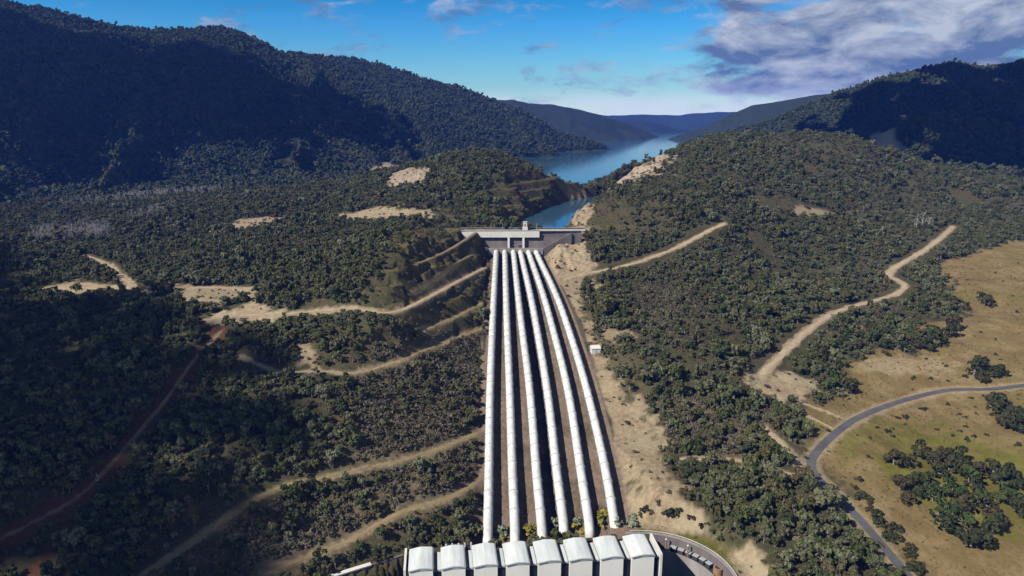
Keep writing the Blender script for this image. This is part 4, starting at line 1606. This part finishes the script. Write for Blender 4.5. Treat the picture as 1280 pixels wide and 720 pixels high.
# forest on the mountains
x, y = scatter(200000, 1480, 3500)
z = grid_z(x, y)
keep = (z > 90) | ((y < 2200) & (x < -120))
keep &= (G(x, y, rock) < 0.3) & (G(x, y, soil) < 0.4) & ~((x > -100) & (z < LAKE_Z + 3))
dn = 0.9 + 0.4 * fbm(x / 90, y / 90, 3, 25)
keep &= rng.random(len(x)) < dn
x, y, z = x[keep], y[keep], z[keep]
mass("mountain_forest", np.stack([x, y, z - 0.5], -1), np.clip(0.95 * np.exp(0.28 * rng.normal(size=len(x))), 0.5, 2.0), FAR,
     "dark blue-green forest covering the mountain ranges round the lake", "forest", 3)

# ------------------------------------------------------------------ trees and bushes standing in the open field
def field_at(px, py):
    return at(px, py)


BUSH = [bush_mesh(700 + k, r, h, n_, 34, 0.36, M_bush) for k, (r, h, n_) in enumerate(((1.5, 1.9, 4), (2.0, 1.9, 5), (1.2, 1.4, 3)))]
stem_bm = bmesh.new()
tube(stem_bm, [(0, 0, -0.6), (0, 0, 0.7)], [0.16, 0.10], 6)
STEM = bpy.data.meshes.new("stem")
stem_bm.to_mesh(STEM)
stem_bm.free()
STEM.materials.append(M_trunk)
DARK_TREES = [tree_kind(800 + k * 3, *p, M_bush) for k, p in enumerate([(3.4, 4.6, 1.2, 6, 34, 0.55), (2.9, 4.0, 1.0, 5, 34, 0.5)])]
GREEN_TREES = [tree_kind(830 + k * 3, *p, M_green) for k, p in enumerate([(3.2, 4.6, 1.3, 6, 34, 0.55), (2.7, 3.8, 1.0, 5, 34, 0.5)])]


def bush(px, py, s, lab, grp, meshes=None, name="bush"):
    if 'yellow' in lab:
        s *= 1.5
    p = field_at(px, py)
    r = empty(name, tuple(p), random.uniform(0, 6.28))
    s *= 1.25
    r.scale = (s, s * random.uniform(0.85, 1.15), s * random.uniform(0.75, 1.05))
    tag(r, lab, "bush", grp)
    link("foliage", random.choice(meshes or BUSH), r)
    link("stem", STEM, r)


def ftree(px, py, s, kinds, lab, grp):
    place_tree(field_at(px, py), s * 1.65, random.choice(kinds), lab, grp, random.uniform(0, 6.28), name="field_tree")


g_c = "dark trees and bushes of the field copse"
copse = [(1125, 612), (1140, 606), (1158, 610), (1150, 622), (1132, 632), (1172, 600), (1185, 590), (1168, 580), (1150, 570), (1182, 575), (1195, 582),
         (1205, 596), (1225, 598), (1240, 600), (1215, 612), (1200, 640), (1188, 668), (1228, 688), (1212, 685), (1250, 608), (1125, 585), (1115, 582), (1140, 582),
         (1245, 655), (1240, 668), (1232, 640), (1275, 645), (1252, 604), (1270, 612), (1262, 600)]
for q in copse:
    ftree(q[0] + random.uniform(-2, 2), q[1] + random.uniform(-2, 2), random.uniform(0.75, 1.15), DARK_TREES, "dark round tree in the copse on the field below the road bend", g_c)
for q in [(1165, 628), (1178, 622), (1190, 618), (1200, 625), (1180, 640), (1195, 650), (1210, 605), (1255, 622), (1265, 628), (1248, 628), (1205, 660), (1172, 648), (1222, 628)]:
    ftree(q[0], q[1], random.uniform(0.75, 1.05), GREEN_TREES, "bright green tree in the middle of the field copse", "green trees of the field copse")
for q in [(1240, 505), (1252, 512), (1246, 522), (1262, 524), (1272, 528), (1282, 536), (1270, 540), (1256, 536)]:
    ftree(q[0], q[1], random.uniform(0.9, 1.2), DARK_TREES, "dark tree in the clump at the picture edge below the road", "dark trees in the edge clump")
for q in [(1218, 470), (1226, 478), (1240, 472), (1252, 470), (1222, 464)]:
    ftree(q[0], q[1], random.uniform(0.8, 1.1), DARK_TREES, "dark tree in the small clump just above the road", "dark trees above the road")
for q in [(1232, 380), (1226, 376), (1236, 384)]:
    ftree(q[0], q[1], random.uniform(0.9, 1.2), [(c_, t_) for c_, t_ in DARK_TREES], "dark russet tree standing alone high in the tan field", "russet trees high in the field")
for q in [(1130, 440), (1145, 436), (1158, 438), (1172, 430), (1185, 422), (1192, 414), (1165, 425), (1120, 430), (1105, 436), (1088, 430), (1140, 425), (1070, 440),
          (1052, 434), (1040, 440), (1025, 450), (1060, 425), (1030, 470), (1042, 478), (1036, 490), (1062, 492)]:
    ftree(q[0], q[1], random.uniform(0.85, 1.2), GREEN_TREES + DARK_TREES, "dark tree on the wood's edge above the upper tan field", "trees on the wood's edge above the field")
for q in [(1200, 540), (1190, 545), (1208, 552), (1108, 540), (1115, 537), (1096, 535), (1086, 572), (1074, 602), (1070, 612), (1080, 620)]:
    bush(q[0], q[1], random.uniform(0.9, 1.5), "dark round bush alone on the tan field between road and copse", "lone bushes between road and copse")
for k in range(26):
    t = k / 25
    bush(1078 + 70 * t + random.uniform(-9, 9), 625 + 92 * t + random.uniform(-5, 5), random.uniform(0.8, 1.5), "dark bush in the line following the lower road down the field edge", "bushes lining the lower road")
fp = [at(*q) for q in FIELD]
n_b = 0
while n_b < 60:
    q = (random.uniform(1040, 1278), random.uniform(320, 560))
    w = at(*q)
    if G(w[0], w[1], grass)[0] > 0.9 and G(w[0], w[1], D_rd)[0] > 7:
        up = q[1] < 470
        bush(q[0], q[1], random.uniform(0.45, 1.05), "small dark bush dotted about the upper tan field" if up else "small dark bush dotted about the grass below the road",
             "small bushes in the upper field" if up else "small bushes below the road")
        n_b += 1
YB = [bush_mesh(900 + k, 1.5, 1.7, 4, 36, 0.34, M_yellow) for k in range(2)]
GB = [bush_mesh(910 + k, 1.5, 1.9, 4, 36, 0.34, M_greybush) for k in range(2)]
for px, py, s in ((662, 668, 1.5), (668, 666, 1.3), (690, 671, 1.0), (715, 661, 1.2), (733, 664, 1.3), (748, 652, 1.4), (757, 648, 1.5), (752, 658, 1.2), (612, 674, 1.0), (628, 676, 0.9), (585, 669, 1.0), (596, 668, 1.0), (550, 680, 1.2), (576, 671, 0.9)):
    bush(px, py, s, "bright yellow-green bush on the verge at the foot of the pipes", "yellow bushes at the foot of the pipes", YB)
for px, py, s in ((695, 660, 1.4), (700, 656, 1.2), (720, 656, 1.0), (772, 658, 1.3), (790, 660, 1.2), (630, 668, 1.2), (622, 670, 1.0), (792, 650, 1.0)):
    bush(px, py, s, "silvery grey-green bush among the yellow ones behind the hall", "grey bushes at the foot of the pipes", GB)
for px, py, s in ((808, 640, 1.1), (800, 648, 0.9), (812, 644, 0.9), (838, 648, 1.5), (846, 647, 1.5), (832, 646, 1.2), (862, 652, 0.9), (876, 660, 1.0), (884, 662, 0.9), (900, 668, 0.8), (822, 630, 1.0)):
    bush(px, py, s, "dark bush on the pale bank above the sunken yard", "bushes on the pale bank")

# leafless pale trees
x, y = [], []
for (pa, pb, n_, dy) in (((150, 246), (275, 239), 700, 4), ((45, 296), (135, 291), 420, 6), ((75, 256), (200, 248), 160, 3), ((170, 272), (215, 262), 90, 3)):
    for k in range(n_):
        t = random.random()
        w = at(pa[0] + (pb[0] - pa[0]) * t, pa[1] + (pb[1] - pa[1]) * t + random.uniform(-dy, dy))
        x.append(w[0] + random.uniform(-6, 6))
        y.append(w[1] + random.uniform(-14, 14))
x, y = np.array(x), np.array(y)
mass("bare_wood", np.stack([x, y, grid_z(x, y)], -1), 0.75 + 0.45 * rng.random(len(x)), BARE, "pale leafless wood in bands across the valley floor", "wood", 5)
for px, py, s, lab in ((1146, 286, 2.0, "tall bleached leafless tree by the winding dirt track"), (1153, 285, 2.2, "broad bleached leafless tree, the larger one by the winding dirt track"), (1160, 287, 1.7, "shorter bleached leafless tree at the end of the pale group"),
                       (124, 612, 0.9, "single bleached tree on the red firebreak")):
    w = at(px, py)
    r = empty("bare_tree", tuple(w), random.uniform(0, 6))
    r.scale = (s * 1.2, s * 1.2, s)
    tag(r, lab, "tree", "bleached trees by the track" if px > 600 else None)
    link("branches", BARE[px % 3].data, r)

# ------------------------------------------------------------------ the air of the valley
hm = bpy.data.materials.new("valley_haze")
hm.use_nodes = True
hn = hm.node_tree
hn.nodes.clear()
ho = hn.nodes.new("ShaderNodeOutputMaterial")
hv = hn.nodes.new("ShaderNodeVolumePrincipled")
hv.inputs["Color"].default_value = (0.07, 0.22, 1.0, 1)
hv.inputs["Density"].default_value = 0.000052
hv.inputs["Anisotropy"].default_value = 0.0
hn.links.new(hv.outputs[0], ho.inputs["Volume"])
bm = bmesh.new()
zl_, zh_ = float(Z.min()) - 1.0, float(max(Z.max(), 210)) + 25
box(bm, -11000, 11000, -300, 10900, zl_ - 0.5, zh_)
haze = bm_obj("haze", bm, hm)
tag(haze, kind="stuff")

# ------------------------------------------------------------------ clouds added out of view to shade the flanks and left foreground
cm, nt, b = material("added_cloud_white")
b.inputs["Base Color"].default_value = (0.9, 0.9, 0.92, 1)
b.inputs["Roughness"].default_value = 1.0


def added_shade_cloud(name, shade, n_, seed, alt=1250.0):
    """added unseen puffs placed so their shadow falls over the ground ellipses in shade: (x, y, rx, ry)"""
    g = np.random.default_rng(seed)
    off = SUN_DIR * ((alt - 60.0) / SUN_DIR.z)
    bm_ = bmesh.new()
    bmesh.ops.create_icosphere(bm_, subdivisions=1, radius=1.0)
    bv = np.array([v_.co[:] for v_ in bm_.verts])
    bf = np.array([[v_.index for v_ in f_.verts] for f_ in bm_.faces])
    bm_.free()
    V, Fc, k = [], [], 0
    for (x_, y_, rx, ry) in shade:
        for _ in range(n_):
            rr = g.random() ** 0.62 * 1.12
            a_ = g.random() * 6.283
            s_ = (1.15 - rr * 0.72) * min(rx, ry) * g.uniform(0.07, 0.20)
            c_ = np.array([x_ + off.x + rx * rr * math.cos(a_), y_ + off.y + ry * rr * math.sin(a_), alt + g.random() * 60 * (1.2 - rr)])
            V.append(c_ + bv * s_ * np.array([1.15, 1.15, 0.6]) * (1 + 0.12 * g.normal(size=(len(bv), 1))))
            Fc.append(bf + k * len(bv))
            k += 1
    o = link(name, np_mesh(name, np.concatenate(V), np.concatenate(Fc), cm, True))
    tag(o, kind="structure")
    return o


added_shade_cloud("added_shade_cloud", [(-475, 325, 300, 275), (-730, 600, 240, 250)], 400, 1)
added_shade_cloud("added_shade_cloud", [(-1250, 1950, 560, 620), (-640, 2200, 420, 420)], 480, 2)
added_shade_cloud("added_shade_cloud", [(1520, 1800, 760, 820)], 620, 3)
